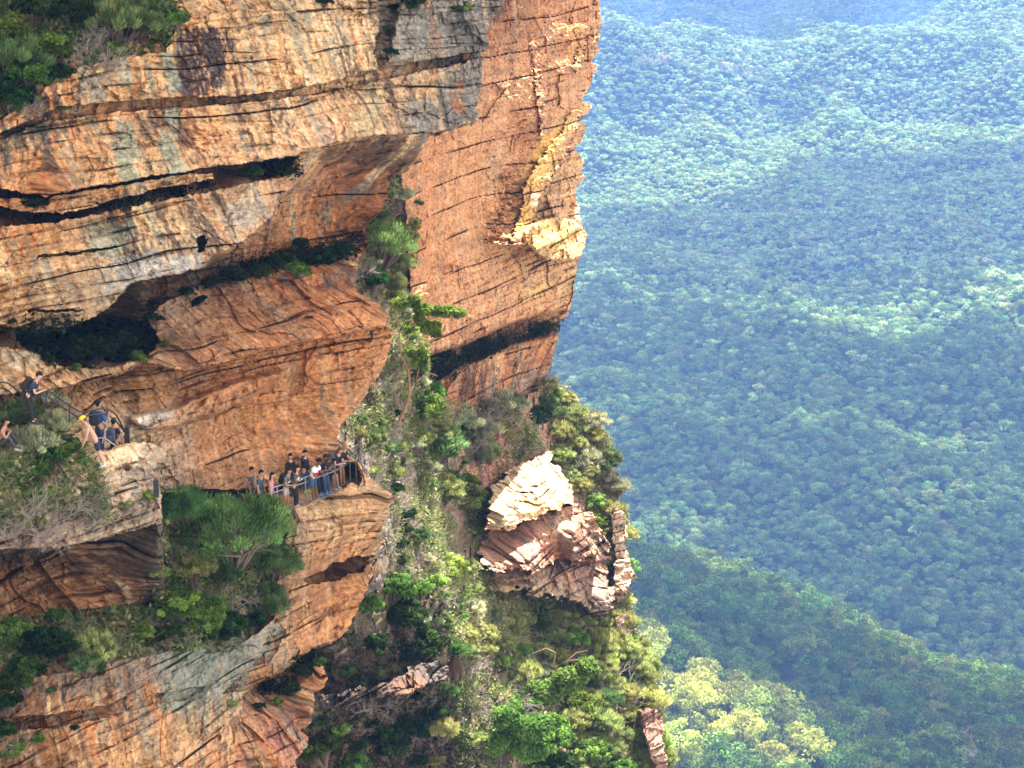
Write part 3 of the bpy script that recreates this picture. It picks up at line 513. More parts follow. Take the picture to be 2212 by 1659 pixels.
if not globals().get('SKIP_ROCK'):
    sheet('far_cliff',(700,1330),(-200,1060),2.0,wall_t,WALL_OUT,wall_relief,wall_color,skirt=22.0,warp=2.0,seed=3)

# ======== gully slope ========
SL_OUT = [(560,1950),(560,1380),(640,1200),(700,940),(690,700),(690,440),(780,320),(900,300),(930,400),(930,520),(905,700),(935,830),(960,870),(1100,890),(1118,872),(1140,850),(1165,846),(1190,812),(1215,842),(1240,882),(1290,907),(1318,945),(1322,990),(1340,1080),(1352,1130),(1350,1200),(1360,1245),(1358,1300),(1375,1370),(1400,1420),(1405,1480),(1430,1540),(1427,1580),(1455,1680),(1500,1950)]
SLOPE_Y = rbf([(640,1659,90),(900,1659,94),(1200,1659,98),(1430,1659,103),(720,950,90),(700,1100,84),(850,750,97),(850,400,103),(780,340,102.5),(900,330,107),(925,450,108),(885,600,104),(760,520,100),(1000,900,110),(1120,920,114),(1300,950,121),(1330,1100,118),(1350,1250,115),(1170,860,120),(900,1200,97),(1100,1300,105),(1060,1080,111),(1200,1050,116),(1250,1200,113),(1250,1450,106),(800,1400,90),(900,1000,102),(1380,1450,109),(640,1900,84),(1300,1900,92),(1100,1650,97),(700,1450,87)],smooth=4)
def slope_t(PX,PY,QX,QY):
    dx,dy,dz = raydir(PX,PY); return SLOPE_Y(PX,PY)/dy
def slope_relief(PX,PY,X,Y,Z):
    S = X*.9+Y*.25; v = np.ones(PX.shape)*.8
    r = 1.5*fbm(X/6,Z/5,Y/9,oct=4,seed=70)
    sw = S+.6*perlin(S,Z,seed=71)+.25*perlin(S/.4,Z/.4,seed=76); zw = Z+.6*perlin(S+9,Z,seed=72)+.25*perlin(S/.4+5,Z/.4,seed=77)
    for sc_,am in ((2.0,.8),(.8,.42),(.33,.22)):
        c,e = cells(sw/sc_,zw/(sc_*.7),seed=int(sc_*10)); r = r+(c-.5)*am-.10*am*(1-sstep(0,.15,e))
    r = r+.2*fbm(S/.5,Z/.4,oct=3,seed=75)
    return r,(S,v,np.zeros(PX.shape))
def slope_color(PX,PY,QX,QY,X,Y,Z,aux):
    S,v,cr = aux
    C = rbf([p+tuple(c) for p,c in [((900,850),(.24,.20,.17)),((880,1000),(.21,.17,.16)),((850,700),(.34,.22,.15)),((900,1150),(.20,.15,.14)),((1000,950),(.30,.20,.14)),((1100,950),PINK),((1180,970),(.38,.22,.18)),((1250,1000),(.35,.28,.18)),((900,1300),(.22,.17,.14)),((1100,1300),(.30,.24,.14)),((800,1420),(.10,.075,.065)),((900,1500),(.12,.09,.08)),((960,1600),(.20,.16,.14)),((1200,1400),(.26,.22,.13)),((1300,1250),(.4,.25,.19)),((1350,1150),(.4,.32,.24)),((1400,1560),(.28,.16,.12)),((1250,1600),(.2,.15,.1)),((850,400),(.3,.2,.14)),((750,1600),(.14,.09,.06))]],smooth=20)(QX,QY)
    C = streaks(np.clip(C,.02,.7),S,Z,np.full(PX.shape,.3),700)
    n = fbm(X/2.5,Z/2.5,Y/2.5,oct=4,seed=720)
    C = lerp3(C,(.09,.095,.04),sstep(.0,.35,n)*.6)
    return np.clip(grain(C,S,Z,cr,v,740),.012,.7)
if not globals().get('SKIP_ROCK'):
    sheet('gully_slope',(560,1500),(340,1720),2.4,slope_t,SL_OUT,slope_relief,slope_color,skirt=14.0,warp=5.0,seed=5)

# ======== sunlit outcrop and smaller rocks on the slope ========
def outcrop(name, poly, ctrl, cols, v0=.9, step=2.0, seed=0, skirt=4.0, amp=1.0, warp=2.5, smooth=3, st=.5):
    fy = rbf(ctrl,smooth=smooth); fc = rbf([p+tuple(c) for p,c in cols],smooth=15) if len(cols)>1 else None
    xs=[p[0] for p in poly]; ys=[p[1] for p in poly]
    def tf(PX,PY,QX,QY): return fy(PX,PY)/raydir(PX,PY)[1]
    def rf(PX,PY,X,Y,Z):
        S = X*.8+Y*.4; v = np.full(PX.shape,v0); r,cr = rock_relief(S,Z,v,seed=seed); return r*amp,(S,v,cr)
    def cf(PX,PY,QX,QY,X,Y,Z,aux):
        S,v,cr = aux; C = np.clip(fc(QX,QY),.02,.75) if fc else np.tile(np.array(cols[0][1],float),PX.shape+(1,))
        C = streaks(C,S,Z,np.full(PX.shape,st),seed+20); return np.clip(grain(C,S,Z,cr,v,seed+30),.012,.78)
    return sheet(name,(min(xs)-6,max(xs)+6),(min(ys)-6,max(ys)+6),step,tf,poly,rf,cf,skirt=skirt,warp=warp,seed=seed)
PALE=(.62,.47,.30)
if not globals().get('SKIP_ROCK'):
    outcrop('rock_outcrop',[(1048,1150),(1056,1090),(1062,1052),(1085,1038),(1098,1012),(1130,1000),(1158,984),(1192,973),(1200,986),(1190,998),(1214,1008),(1222,1032),(1240,1052),(1236,1088),(1212,1098),(1180,1106),(1160,1118),(1130,1128),(1104,1146),(1075,1142)],
      [(1190,980,113),(1165,1000,110),(1100,1030,110),(1120,1045,107.2),(1060,1060,107.5),(1085,1100,104.6),(1080,1140,104.2),(1150,1060,107.8),(1160,1075,105.6),(1200,1040,109.5),(1235,1060,109.4),(1205,1090,106.6),(1235,1085,108),(1130,1110,104.6),(1140,1085,106.3)],
      [((1150,1010),PALE),((1100,1070),PALE),((1200,1040),PALE),((1080,1130),(.6,.46,.3)),((1200,1085),(.60,.40,.18)),((1150,1090),(.60,.38,.16))],seed=80,amp=1.5,warp=7,v0=.45,smooth=12)
    outcrop('rock_outcrop',[(1030,1222),(1038,1180),(1052,1150),(1078,1140),(1104,1144),(1130,1126),(1180,1104),(1236,1086),(1262,1108),(1272,1126),(1292,1150),(1288,1176),(1296,1196),(1282,1210),(1258,1204),(1240,1222),(1222,1208),(1196,1214),(1180,1226),(1150,1240),(1122,1228),(1080,1236)],
      [(1045,1170,106),(1035,1215,103.4),(1100,1150,106.8),(1110,1200,103.3),(1180,1110,108.2),(1180,1150,105.4),(1140,1232,101.8),(1150,1180,103.9),(1205,1185,106.8),(1215,1200,107),(1235,1100,109),(1240,1150,105.8),(1285,1160,108.6),(1285,1200,106.6),(1240,1190,104.6)],
      [((1080,1160),(.44,.25,.20)),((1060,1200),(.50,.33,.24)),((1140,1150),(.40,.19,.15)),((1150,1210),(.30,.17,.14)),((1180,1120),(.5,.33,.22)),((1240,1120),(.46,.28,.19)),((1250,1160),(.16,.085,.07)),((1275,1190),(.15,.09,.075)),((1205,1190),(.36,.14,.06))],seed=84,amp=1.6,warp=8,v0=.5,smooth=12)
    outcrop('rock_outcrop',[(1010,1262),(1022,1190),(1040,1140),(1062,1100),(1150,1100),(1235,1070),(1282,1110),(1305,1160),(1318,1240),(1330,1322),(1290,1330),(1240,1296),(1180,1290),(1120,1276),(1060,1282)],[(1030,1160,108),(1020,1250,104),(1150,1130,108.5),(1150,1270,103.2),(1260,1120,111),(1300,1160,110.5),(1250,1250,106.5),(1320,1320,106),(1090,1275,103)],[((1040,1180),(.42,.26,.19)),((1100,1260),(.40,.30,.19)),((1200,1270),(.38,.28,.18)),((1280,1150),(.40,.26,.19)),((1300,1260),(.27,.19,.16)),((1240,1250),(.42,.25,.19))],seed=88,v0=1.1,amp=1.3,warp=12,smooth=10)
    outcrop('rock_outcrop',[(1262,1232),(1290,1222),(1310,1236),(1316,1262),(1318,1312),(1296,1320),(1272,1296),(1258,1264)],[(1270,1235,108.5),(1310,1250,107.2),(1300,1300,105.4),(1270,1280,106)],[((1280,1235),(.40,.26,.2)),((1300,1290),(.20,.15,.135)),((1270,1260),(.28,.2,.16))],seed=86,v0=.7,amp=1.0,warp=5)
    outcrop('rock_outcrop',[(1322,1100),(1340,1095),(1352,1112),(1356,1150),(1350,1175),(1362,1205),(1368,1240),(1352,1290),(1335,1305),(1325,1290),(1330,1200),(1322,1150)],[(1330,1110,114),(1355,1150,115),(1365,1240,113),(1335,1295,111)],[((1340,1150),(.48,.38,.28)),((1355,1250),(.44,.30,.2)),((1340,1300),(.3,.2,.15))],seed=90,v0=1.3,amp=1.4)
    outcrop('rock_outcrop',[(1330,1330),(1360,1325),(1372,1345),(1375,1375),(1350,1385),(1332,1360)],[(1335,1340,110),(1375,1370,111),(1350,1385,109)],[((1340,1350),(.38,.28,.23)),((1370,1370),(.35,.25,.2)),((1350,1385),(.3,.2,.15))],seed=95,v0=1.3)
    outcrop('rock_outcrop',[(1380,1535),(1400,1525),(1425,1535),(1435,1560),(1432,1585),(1440,1630),(1450,1680),(1420,1680),(1395,1590)],[(1385,1540,101),(1430,1560,102.5),(1400,1600,100),(1440,1660,100)],[((1390,1560),(.14,.09,.08)),((1425,1560),(.42,.24,.18)),((1430,1650),(.36,.24,.17))],seed=97,v0=1.2)
    outcrop('rock_outcrop',[(840,1350+120),(880,1448),(905,1430),(950,1428),(975,1445),(970,1465),(915,1480),(890,1495),(800,1510),(760,1520),(700,1530),(690,1500),(760,1490)],[(700,1510,84.5),(800,1490,87),(900,1440,91),(970,1450,92),(900,1490,88)],[((900,1440),(.09,.08,.075)),((930,1470),(.10,.09,.085)),((900,1485),(.22,.09,.04)),((760,1510),(.05,.04,.04)),((820,1500),(.07,.055,.05))],seed=99,v0=1.3,amp=1.5,warp=7,st=.08)  # slab colours darkened to stand in for shade on it
    outcrop('rock_outcrop',[(815,1205),(838,1200),(842,1215),(835,1235),(815,1240),(800,1245),(804,1222)],[(815,1210,79),(840,1210,80),(820,1240,78)],[((820,1220),(.36,.29,.2)),((840,1210),(.36,.3,.22)),((810,1240),(.3,.2,.1))],seed=103,v0=.8,amp=.4,skirt=2.0,warp=1)
# ---------- valley: terrain, forest, clouds, haze ----------
TC = []
def tc(px,py,Y):
    p = at(px,py,Y); TC.append((p.x,p.y,p.z)); return p
def crest(pts, drop, back, ext=True):
    for (px,py,Y) in pts:
        p = tc(px,py,Y); TC.append((p.x+back*.15,p.y+back,p.z-drop)); 
crest([(1180,1225,1170),(1270,1232,1160),(1360,1237,1150),(1480,1243,1150),(1600,1290,1130),(1700,1335,1100),(1800,1400,1080),(1900,1462,1060),(2000,1490,1050),(2100,1522,1040),(2212,1560,1030),(2400,1640,1010)],95,190)
for q in [(1250,1320,960),(1400,1335,950),(1600,1455,910),(1800,1560,890),(2000,1640,860),(1500,1430,905),(2212,1700,850),(2400,1780,850)]: tc(*q)
crest([(1200,1330,775),(1300,1372,768),(1395,1425,760),(1480,1483,750),(1560,1528,740),(1640,1560,730),(1700,1610,720),(1740,1662,700),(1800,1740,680)],55,90)
for q in [(1250,1600,640),(1450,1640,650),(1600,1700,650),(1100,1500,650)]: tc(*q)
crest([(1720,712,2180),(1790,690,2150),(1900,655,2130),(2050,637,2100),(2212,615,2050),(2400,590,2000),(2600,570,1960)],60,200)
crest([(1240,560,2500),(1400,600,2350),(1550,655,2150),(1680,715,1950),(1760,760,1850)],30,170)
crest([(1240,440,2820),(1400,455,2800),(1550,430,2850),(1750,372,2950),(1900,350,2950),(2212,330,2900),(2400,320,2900)],45,230)
crest([(1200,105,3300),(1296,92,3300),(1350,78,3300),(1420,82,3300),(1500,112,3380)],120,380)
crest([(1580,108,3600),(1700,92,3650),(1850,66,3700),(1980,55,3700),(2100,30,3750),(2212,14,3800),(2400,-14,3800),(2600,-30,3800)],120,400)
crest([(1700,880,1750),(1850,960,1650),(1960,1040,1560),(2060,1100,1500)],25,120)
crest([(1250,900,1700),(1400,940,1640),(1520,1010,1560),(1600,1080,1500)],25,120)
for q in [(1700,1150,1480),(1900,1250,1420),(2150,1350,1380),(2212,1200,1500),(2400,1100,1600),(1450,1150,1480),(1250,1050,1560),(1500,800,1850),(1300,750,1950),(1900,800,1850),(2200,800,1800),(2400,850,1750),(2000,480,2500),(1500,280,3000),(1300,250,3000),(1800,220,3150),(2100,180,3250),(2300,150,3300),
   (1300,20,4900),(1500,10,5000),(1800,0,5200),(2212,-15,5400),(1300,-60,6500),(1700,-80,6500),(2300,-100,6500),(1100,-30,5200),(2600,-60,5600)]: tc(*q)
for Y,h in [(650,330),(900,400),(1200,480),(1500,516),(1900,515),(2300,510),(2800,470),(3400,430),(4300,470),(5200,470),(6500,400)]:
    for f in (-.35,-.2,-.08,.42,.55): TC.append((Y*f,Y,CZ-h-(30 if f>.4 else 0)))
for x in (-800,-300,0,120,300,500,900):
    for y,h in ((330,235),(450,285),(540,318)): TC.append((x,y,CZ-h))
_t = rbf([(x,y,z) for x,y,z in TC],smooth=6)
def terrain_z(x,y):
    z = _t(x,y)
    k = np.clip((y-500)/1500,0,1)
    rid = 1-np.abs(perlin(x/330+.3*perlin(x/200,y/200,seed=5),y/420,seed=81))*2
    z = z+(rid-.45)*(8+34*k)*np.clip((y-1150)/500,0.15,1)+fbm(x/140,y/140,oct=3,seed=83)*(5+9*k)
    return z
gx = np.linspace(-2600,3300,330); gy = 300*(7600/300)**np.linspace(0,1,330)
GX,GY = np.meshgrid(gx,gy); GZ = terrain_z(GX,GY)
LOWEST = float(GZ.min())
ii = np.arange(GX.size).reshape(GX.shape)
def terrain_material():
    m, nt = new_mat('forest_floor'); L = nt.links.new
    out = N(nt,'ShaderNodeOutputMaterial'); b = N(nt,'ShaderNodeBsdfDiffuse'); g = N(nt,'ShaderNodeNewGeometry')
    n = N(nt,'ShaderNodeTexNoise'); n.inputs['Scale'].default_value = .05; n.inputs['Detail'].default_value = 8; L(g.outputs['Position'],n.inputs['Vector'])
    r = N(nt,'ShaderNodeValToRGB'); r.color_ramp.elements[0].color = (.02,.035,.015,1); r.color_ramp.elements[1].color = (.06,.08,.035,1); r.color_ramp.elements[0].position=.35; r.color_ramp.elements[1].position=.7
    L(n.outputs[0],r.inputs[0]); L(r.outputs[0],b.inputs[0]); L(b.outputs[0],out.inputs[0]); return m
me = np_mesh('ground',np.stack([GX.ravel(),GY.ravel(),GZ.ravel()],1),np.stack([ii[:-1,:-1],ii[:-1,1:],ii[1:,1:],ii[1:,:-1]],-1).reshape(-1,4),smooth=True,mats=[terrain_material()])
tag(link(bpy.data.objects.new('ground',me)),kind='structure')

def rand_dirs(n, rs):
    d = rs.normal(size=(n,3)); return d/np.linalg.norm(d,axis=1)[:,None]
def leaf_tris(P, Nrm, size, rs, elong=1.6, dirs=None):
    """one pointed quad per leaf at P, facing roughly Nrm"""
    n = len(P); a = dirs if dirs is not None else rand_dirs(n,rs)
    t = a-(a*Nrm).sum(1)[:,None]*Nrm; t /= np.linalg.norm(t,axis=1)[:,None]+1e-9
    b = np.cross(Nrm,t); s = (size*(.6+.8*rs.rand(n)))[:,None] if np.ndim(size)==0 else (size*(.6+.8*rs.rand(n)))[:,None]
    V = np.stack([P-t*s*elong*.5,P+b*s*.4,P+t*s*elong*.5,P-b*s*.4],1).reshape(-1,3)
    F = np.arange(4*n).reshape(n,4); return V,F
def far_crown(seed, lobes=11, per=75, size=.62, R=5.2, c1=(.135,.235,.075), c2=(.29,.33,.12)):
    rs = np.random.RandomState(seed); Ps=[];Ns=[];Cs=[]
    hue = rs.rand()
    for k in range(lobes):
        a = rs.rand()*6.28; rr = R*.72*math.sqrt(rs.rand()) if k else 0
        c = np.array([rr*math.cos(a),rr*math.sin(a),(1-(rr/R)**2)*3.6+rs.normal()*.8-2.2*(rs.rand()<.35)])
        lr = R*(.26+.20*rs.rand())
        d = rand_dirs(per,rs); d[:,2] = np.abs(d[:,2])*1.0-.35; d /= np.linalg.norm(d,axis=1)[:,None]
        rad = lr*(.72+.36*rs.rand(per)); p = c+d*rad[:,None]*np.array([1.15,1.15,.72])
        nn = d*.75+rand_dirs(per,rs)*.5; nn /= np.linalg.norm(nn,axis=1)[:,None]
        Ps.append(p);Ns.append(nn)
        cb = np.array(c1)*(.45+1.0*rs.rand()); cb = cb*(1-.35*hue)+np.array(c2)*.35*hue
        Cs.append(np.tile(cb,(per,1))*(.65+.7*rs.rand(per,1)))
    P=np.concatenate(Ps);Nn=np.concatenate(Ns);C=np.concatenate(Cs)
    V,F = leaf_tris(P,Nn,size,rs,1.5)
    return V,F,np.repeat(C,4,axis=0)
def tube(pts, rad, sides=5):
    """tapered tube through pts"""
    pts = [np.array(p,float) for p in pts]; n = len(pts); V=[]; F=[]
    for i,p in enumerate(pts):
        d = pts[min(i+1,n-1)]-pts[max(i-1,0)]; d /= np.linalg.norm(d)+1e-9
        u = np.cross(d,[0,0,1.]) if abs(d[2])<.9 else np.cross(d,[1.,0,0]); u /= np.linalg.norm(u); w_ = np.cross(d,u)
        for k in range(sides):
            a = 6.2832*k/sides; V.append(p+rad[i]*(u*math.cos(a)+w_*math.sin(a)))
    for i in range(n-1):
        for k in range(sides):
            F.append((i*sides+k,i*sides+(k+1)%sides,(i+1)*sides+(k+1)%sides,(i+1)*sides+k))
    return np.array(V),np.array(F)
def join_geo(parts):
    V=[];F=[];C=[];b=0
    for v,f,c in parts:
        V.append(v);F.append(f+b);b+=len(v); c=np.asarray(c,float); C.append(np.tile(c,(len(v),1)) if c.ndim==1 else c)
    return np.concatenate(V),np.concatenate(F),np.concatenate(C)
FARLEAF = leaf_material('canopy_leaves',rnd=.30,trans=.3)
BARK = plain('bark',(.30,.26,.22),.9,noise=.3,scale=6)
crown_meshes=[]; sun_tint_meshes=[]; shade_tint_meshes=[]; low_meshes=[]; trunk_meshes=[]
for k in range(6):
    V,F,C = far_crown(300+k,lobes=13+k%4,per=85); crown_meshes.append(np_mesh('crown',V,F,cols=C,mats=[FARLEAF]))
    V,F,C = far_crown(300+k,lobes=13+k%4,per=95,c1=(.32,.38,.075),c2=(.50,.48,.15)); sun_tint_meshes.append(np_mesh('crown',V,F,cols=C,mats=[FARLEAF]))  # yellower, paler leaves: sunlight put into the crown colour
    V,F,C = far_crown(370+k,lobes=13+k%4,per=85,c1=(.10,.185,.035),c2=(.26,.28,.07)); shade_tint_meshes.append(np_mesh('crown',V,F,cols=C,mats=[FARLEAF]))  # darker leaves: the ridge's shade put into the crown colour
    V,F,C = far_crown(330+k,lobes=11,per=42,size=1.05,c1=(.29,.40,.17),c2=(.46,.48,.23)); low_meshes.append(np_mesh('crown',V,F,cols=C*np.array((.92,1.0,.95)),mats=[FARLEAF]))  # far leaves paled so their colour carries the valley sunlight
    rs = np.random.RandomState(k); parts=[]
    V,F = tube([(0,0,-15),(.2,.1,-7),(.4*rs.normal(),.3,-1)],[.38,.3,.22]); parts.append((V,F,(0,0,0)))
    for j in range(6):
        a = rs.rand()*6.28; r=3.6; V,F = tube([(0,0,-6+j*.8),(r*.5*math.cos(a),r*.5*math.sin(a),-2+rs.rand()),(r*math.cos(a),r*math.sin(a),1.3+rs.rand())],[.2,.13,.05],4); parts.append((V,F,(0,0,0)))
    V,F,C = join_geo(parts); trunk_meshes.append(np_mesh('trunk',V,F,mats=[BARK],smooth=True))
def to_px(X,Y,Z):
    z = Z-CZ; f = Y*cT-z*sT; u = Y*sT+z*cT
    return CXP+FP*X/f, CYP-FP*u/f
rs = np.random.RandomState(11)
pts=[]
for y0,y1,sp in ((560,800,6.6),(800,1300,7.0),(1300,2400,7.2),(2400,4000,7.6),(4000,6300,11)):
    ys = np.arange(y0,y1,sp*.87)
    for j,y in enumerate(ys):
        x0 = -y*.075; x1 = y*.285
        xs = np.arange(x0,x1,sp)+(j%2)*sp*.5
        q = np.stack([xs,np.full(len(xs),y)],1)+rs.uniform(-.42,.42,(len(xs),2))*sp; pts.append(np.c_[q,np.full(len(xs),sp)])
pts = np.concatenate(pts)
# bare rock ledges in the far forest stay open
zt = terrain_z(pts[:,0],pts[:,1]); px,py = to_px(pts[:,0],pts[:,1],zt+12)
vis = (px>830)&(px<2270)&(py>-60)&(py<1760)
pts,zt,px,py = pts[vis],zt[vis],px[vis],py[vis]
scl = (.60+.85*rs.rand(len(pts))**1.6)*(pts[:,2]/8.3)*1.16; scl *= 1+.25*perlin(pts[:,0]/60,pts[:,1]/60,seed=91)
htop = 10+7*rs.rand(len(pts))+(scl-.9)*5+5*perlin(pts[:,0]/45,pts[:,1]/45,seed=92)
idx = rs.randint(0,6,len(pts)); rot = rs.rand(len(pts))*6.28
inview = (px>1385)&(px<2225)&(py<1680)
order = np.argsort(np.where(inview,pts[:,1],1e9))[:290]; single = np.zeros(len(pts),bool); single[order] = True
spur = tag({},None) if False else None
for n,i in enumerate(order):
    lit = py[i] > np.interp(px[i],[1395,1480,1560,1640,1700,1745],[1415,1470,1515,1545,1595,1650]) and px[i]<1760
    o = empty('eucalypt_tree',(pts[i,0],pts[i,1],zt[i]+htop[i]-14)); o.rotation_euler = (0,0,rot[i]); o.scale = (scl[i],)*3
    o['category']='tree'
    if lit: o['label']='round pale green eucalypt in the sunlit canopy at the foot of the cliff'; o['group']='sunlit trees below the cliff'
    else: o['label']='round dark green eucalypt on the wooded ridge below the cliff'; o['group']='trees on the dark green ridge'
    a = bpy.data.objects.new('crown',(sun_tint_meshes if lit else shade_tint_meshes)[idx[i]]); a.location=(0,0,14); a.scale=(1.15,1.15,1.1); link(a,o)
    b = bpy.data.objects.new('trunk',trunk_meshes[idx[i]]); b.location=(0,0,14); link(b,o)
m = ~single
# dead trees: pale bare wood standing in the canopy
def forest_mass(name, sel, meshes):
    coll = bpy.data.collections.new('crown_kinds')
    for k,me in enumerate(meshes): coll.objects.link(bpy.data.objects.new('crown_kind_%d'%k,me))
    me = bpy.data.meshes.new(name); n = int(sel.sum()); me.vertices.add(n)
    me.vertices.foreach_set('co',np.stack([pts[sel,0],pts[sel,1],zt[sel]+htop[sel]],1).astype(np.float32).ravel())
    for nm,ty,val in (('scl','FLOAT',scl[sel]),('rot','FLOAT',rot[sel]),('idx','INT',idx[sel])):
        at_ = me.attributes.new(nm,ty,'POINT'); at_.data.foreach_set('value',val.astype(np.float32 if ty=='FLOAT' else np.int32))
    o = link(bpy.data.objects.new(name,me)); md = o.modifiers.new('scatter','NODES')
    g = bpy.data.node_groups.new(name+'_scatter','GeometryNodeTree')
    g.interface.new_socket('Geometry',in_out='INPUT',socket_type='NodeSocketGeometry'); g.interface.new_socket('Geometry',in_out='OUTPUT',socket_type='NodeSocketGeometry')
    gi = g.nodes.new('NodeGroupInput'); go = g.nodes.new('NodeGroupOutput'); ip = g.nodes.new('GeometryNodeInstanceOnPoints')
    ci = g.nodes.new('GeometryNodeCollectionInfo'); ci.inputs['Collection'].default_value = coll; ci.inputs['Separate Children'].default_value = True; ci.inputs['Reset Children'].default_value = True
    def na(nm,ty):
        a = g.nodes.new('GeometryNodeInputNamedAttribute'); a.data_type = ty; a.inputs['Name'].default_value = nm; return a
    L = g.links.new; L(gi.outputs[0],ip.inputs['Points']); L(ci.outputs[0],ip.inputs['Instance']); ip.inputs['Pick Instance'].default_value = True
    L(na('idx','INT').outputs[0],ip.inputs['Instance Index']); cx = g.nodes.new('ShaderNodeCombineXYZ'); L(na('rot','FLOAT').outputs[0],cx.inputs[2]); L(cx.outputs[0],ip.inputs['Rotation'])
    L(na('scl','FLOAT').outputs[0],ip.inputs['Scale']); L(ip.outputs[0],go.inputs[0]); md.node_group = g
    tag(o,kind='stuff'); return o
nearm = m&(pts[:,1]+rs.normal(size=len(pts))*220<2050)
ridgem = nearm&(pts[:,1]<1290)
forest_mass('forest',ridgem,shade_tint_meshes)
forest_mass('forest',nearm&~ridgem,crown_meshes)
forest_mass('distant_forest',m&~nearm,low_meshes)

# clouds that throw the shade lying on the valley, high above and outside the haze
CLOUDZ = 2000.0
def cloud_material():
    m, nt = new_mat('cloud'); out = N(nt,'ShaderNodeOutputMaterial'); b = N(nt,'ShaderNodeBsdfDiffuse'); b.inputs[0].default_value=(.85,.85,.85,1); t=N(nt,'ShaderNodeBsdfTransparent'); x=N(nt,'ShaderNodeMixShader'); x.inputs[0].default_value=.85; nt.links.new(t.outputs[0],x.inputs[1]); nt.links.new(b.outputs[0],x.inputs[2]); nt.links.new(x.outputs[0],out.inputs[0]); return m
CLOUDM = cloud_material()
def cloud(poly, seed):
    W = []
    for p in poly:                       # where the line of sight meets the canopy
        Ys = np.exp(np.linspace(math.log(560),math.log(7000),900)); dx,dy,dz = raydir(p[0],p[1]); t = Ys/dy
        k = np.nonzero(CZ+dz*t <= terrain_z(dx*t,Ys)+9)[0]; W.append(at(p[0],p[1],float(Ys[k[0]] if len(k) else 7000.)))
    W = [(p.x+SDIR.x/SDIR.z*(CLOUDZ-p.z), p.y+SDIR.y/SDIR.z*(CLOUDZ-p.z)) for p in W]
    xs=[p[0] for p in W]; ys=[p[1] for p in W]
    gx=np.linspace(min(xs)-60,max(xs)+60,110); gy=np.linspace(min(ys)-60,max(ys)+60,110); X,Y=np.meshgrid(gx,gy)
    qx=X+60*fbm(X/160,Y/160,oct=4,seed=seed); qy=Y+60*fbm(X/160,Y/160,oct=4,seed=seed+7)
    m = in_poly(qx,qy,W); d = blur(m.astype(float),7); d=np.where(m,d,0)
    n = .5+.5*fbm(X/90,Y/90,oct=4,seed=seed+3)
    top = CLOUDZ+d*(90+120*n); bot = CLOUDZ-d*(20+20*n)
    i0=np.arange(X.size).reshape(X.shape); f=m[:-1,:-1]&m[1:,:-1]&m[:-1,1:]&m[1:,1:]
    q=np.stack([i0[:-1,:-1][f],i0[:-1,1:][f],i0[1:,1:][f],i0[1:,:-1][f]],1)
    V=np.concatenate([np.stack([X.ravel(),Y.ravel(),top.ravel()],1),np.stack([X.ravel(),Y.ravel(),bot.ravel()],1)])
    F=np.concatenate([q,q[:,::-1]+X.size]); u=np.unique(F); r=np.full(len(V),-1); r[u]=np.arange(len(u))
    tag(link(bpy.data.objects.new('cloud',np_mesh('cloud',V[u],r[F],smooth=True,mats=[CLOUDM]))),kind='structure')
def canopy_hit(px,py,up=9):
    Ys = np.exp(np.linspace(math.log(560),math.log(7000),900)); dx,dy,dz = raydir(px,py); t = Ys/dy
    k = np.nonzero(CZ+dz*t <= terrain_z(dx*t,Ys)+up)[0]; return at(px,py,float(Ys[k[0]] if len(k) else 7000.))
V=[];F=[];n=0; rs=np.random.RandomState(8)
for (x0,y0,x1,y1,cnt,h) in ((1372,125,1425,118,26,2.2),(1425,118,1486,123,24,1.8),(1558,136,1600,144,22,3.2),(1598,143,1652,153,30,4.5),(1760,187,1800,194,16,1.5)):
    for s in range(cnt):
        u=rs.rand(); c=np.array(canopy_hit(x0*(1-u)+x1*u,y0*(1-u)+y1*u+rs.normal()*1.2,17)); w_=rs.uniform(1.5,5); hh=rs.uniform(.3,1)*h
        V.append(c+np.array([[-w_,-2,-12],[w_,-2,-12],[w_,3,-12],[-w_,3,-12],[-w_*.8,-1,hh*.3],[w_*.9,-1.5,hh*.2],[w_*.8,3,hh*.6],[-w_*.7,3,hh*.8]])+rs.normal(size=(8,3))*.7)
        F.append(np.array([[0,1,5,4],[1,2,6,5],[2,3,7,6],[3,0,4,7],[4,5,6,7]])+n); n+=8
V=np.concatenate(V)
tag(link(bpy.data.objects.new('rock_ledge',np_mesh('rock_ledge',V,np.concatenate(F),cols=np.tile((.72,.50,.38),(len(V),1)),mats=[ROCK]))),kind='structure')
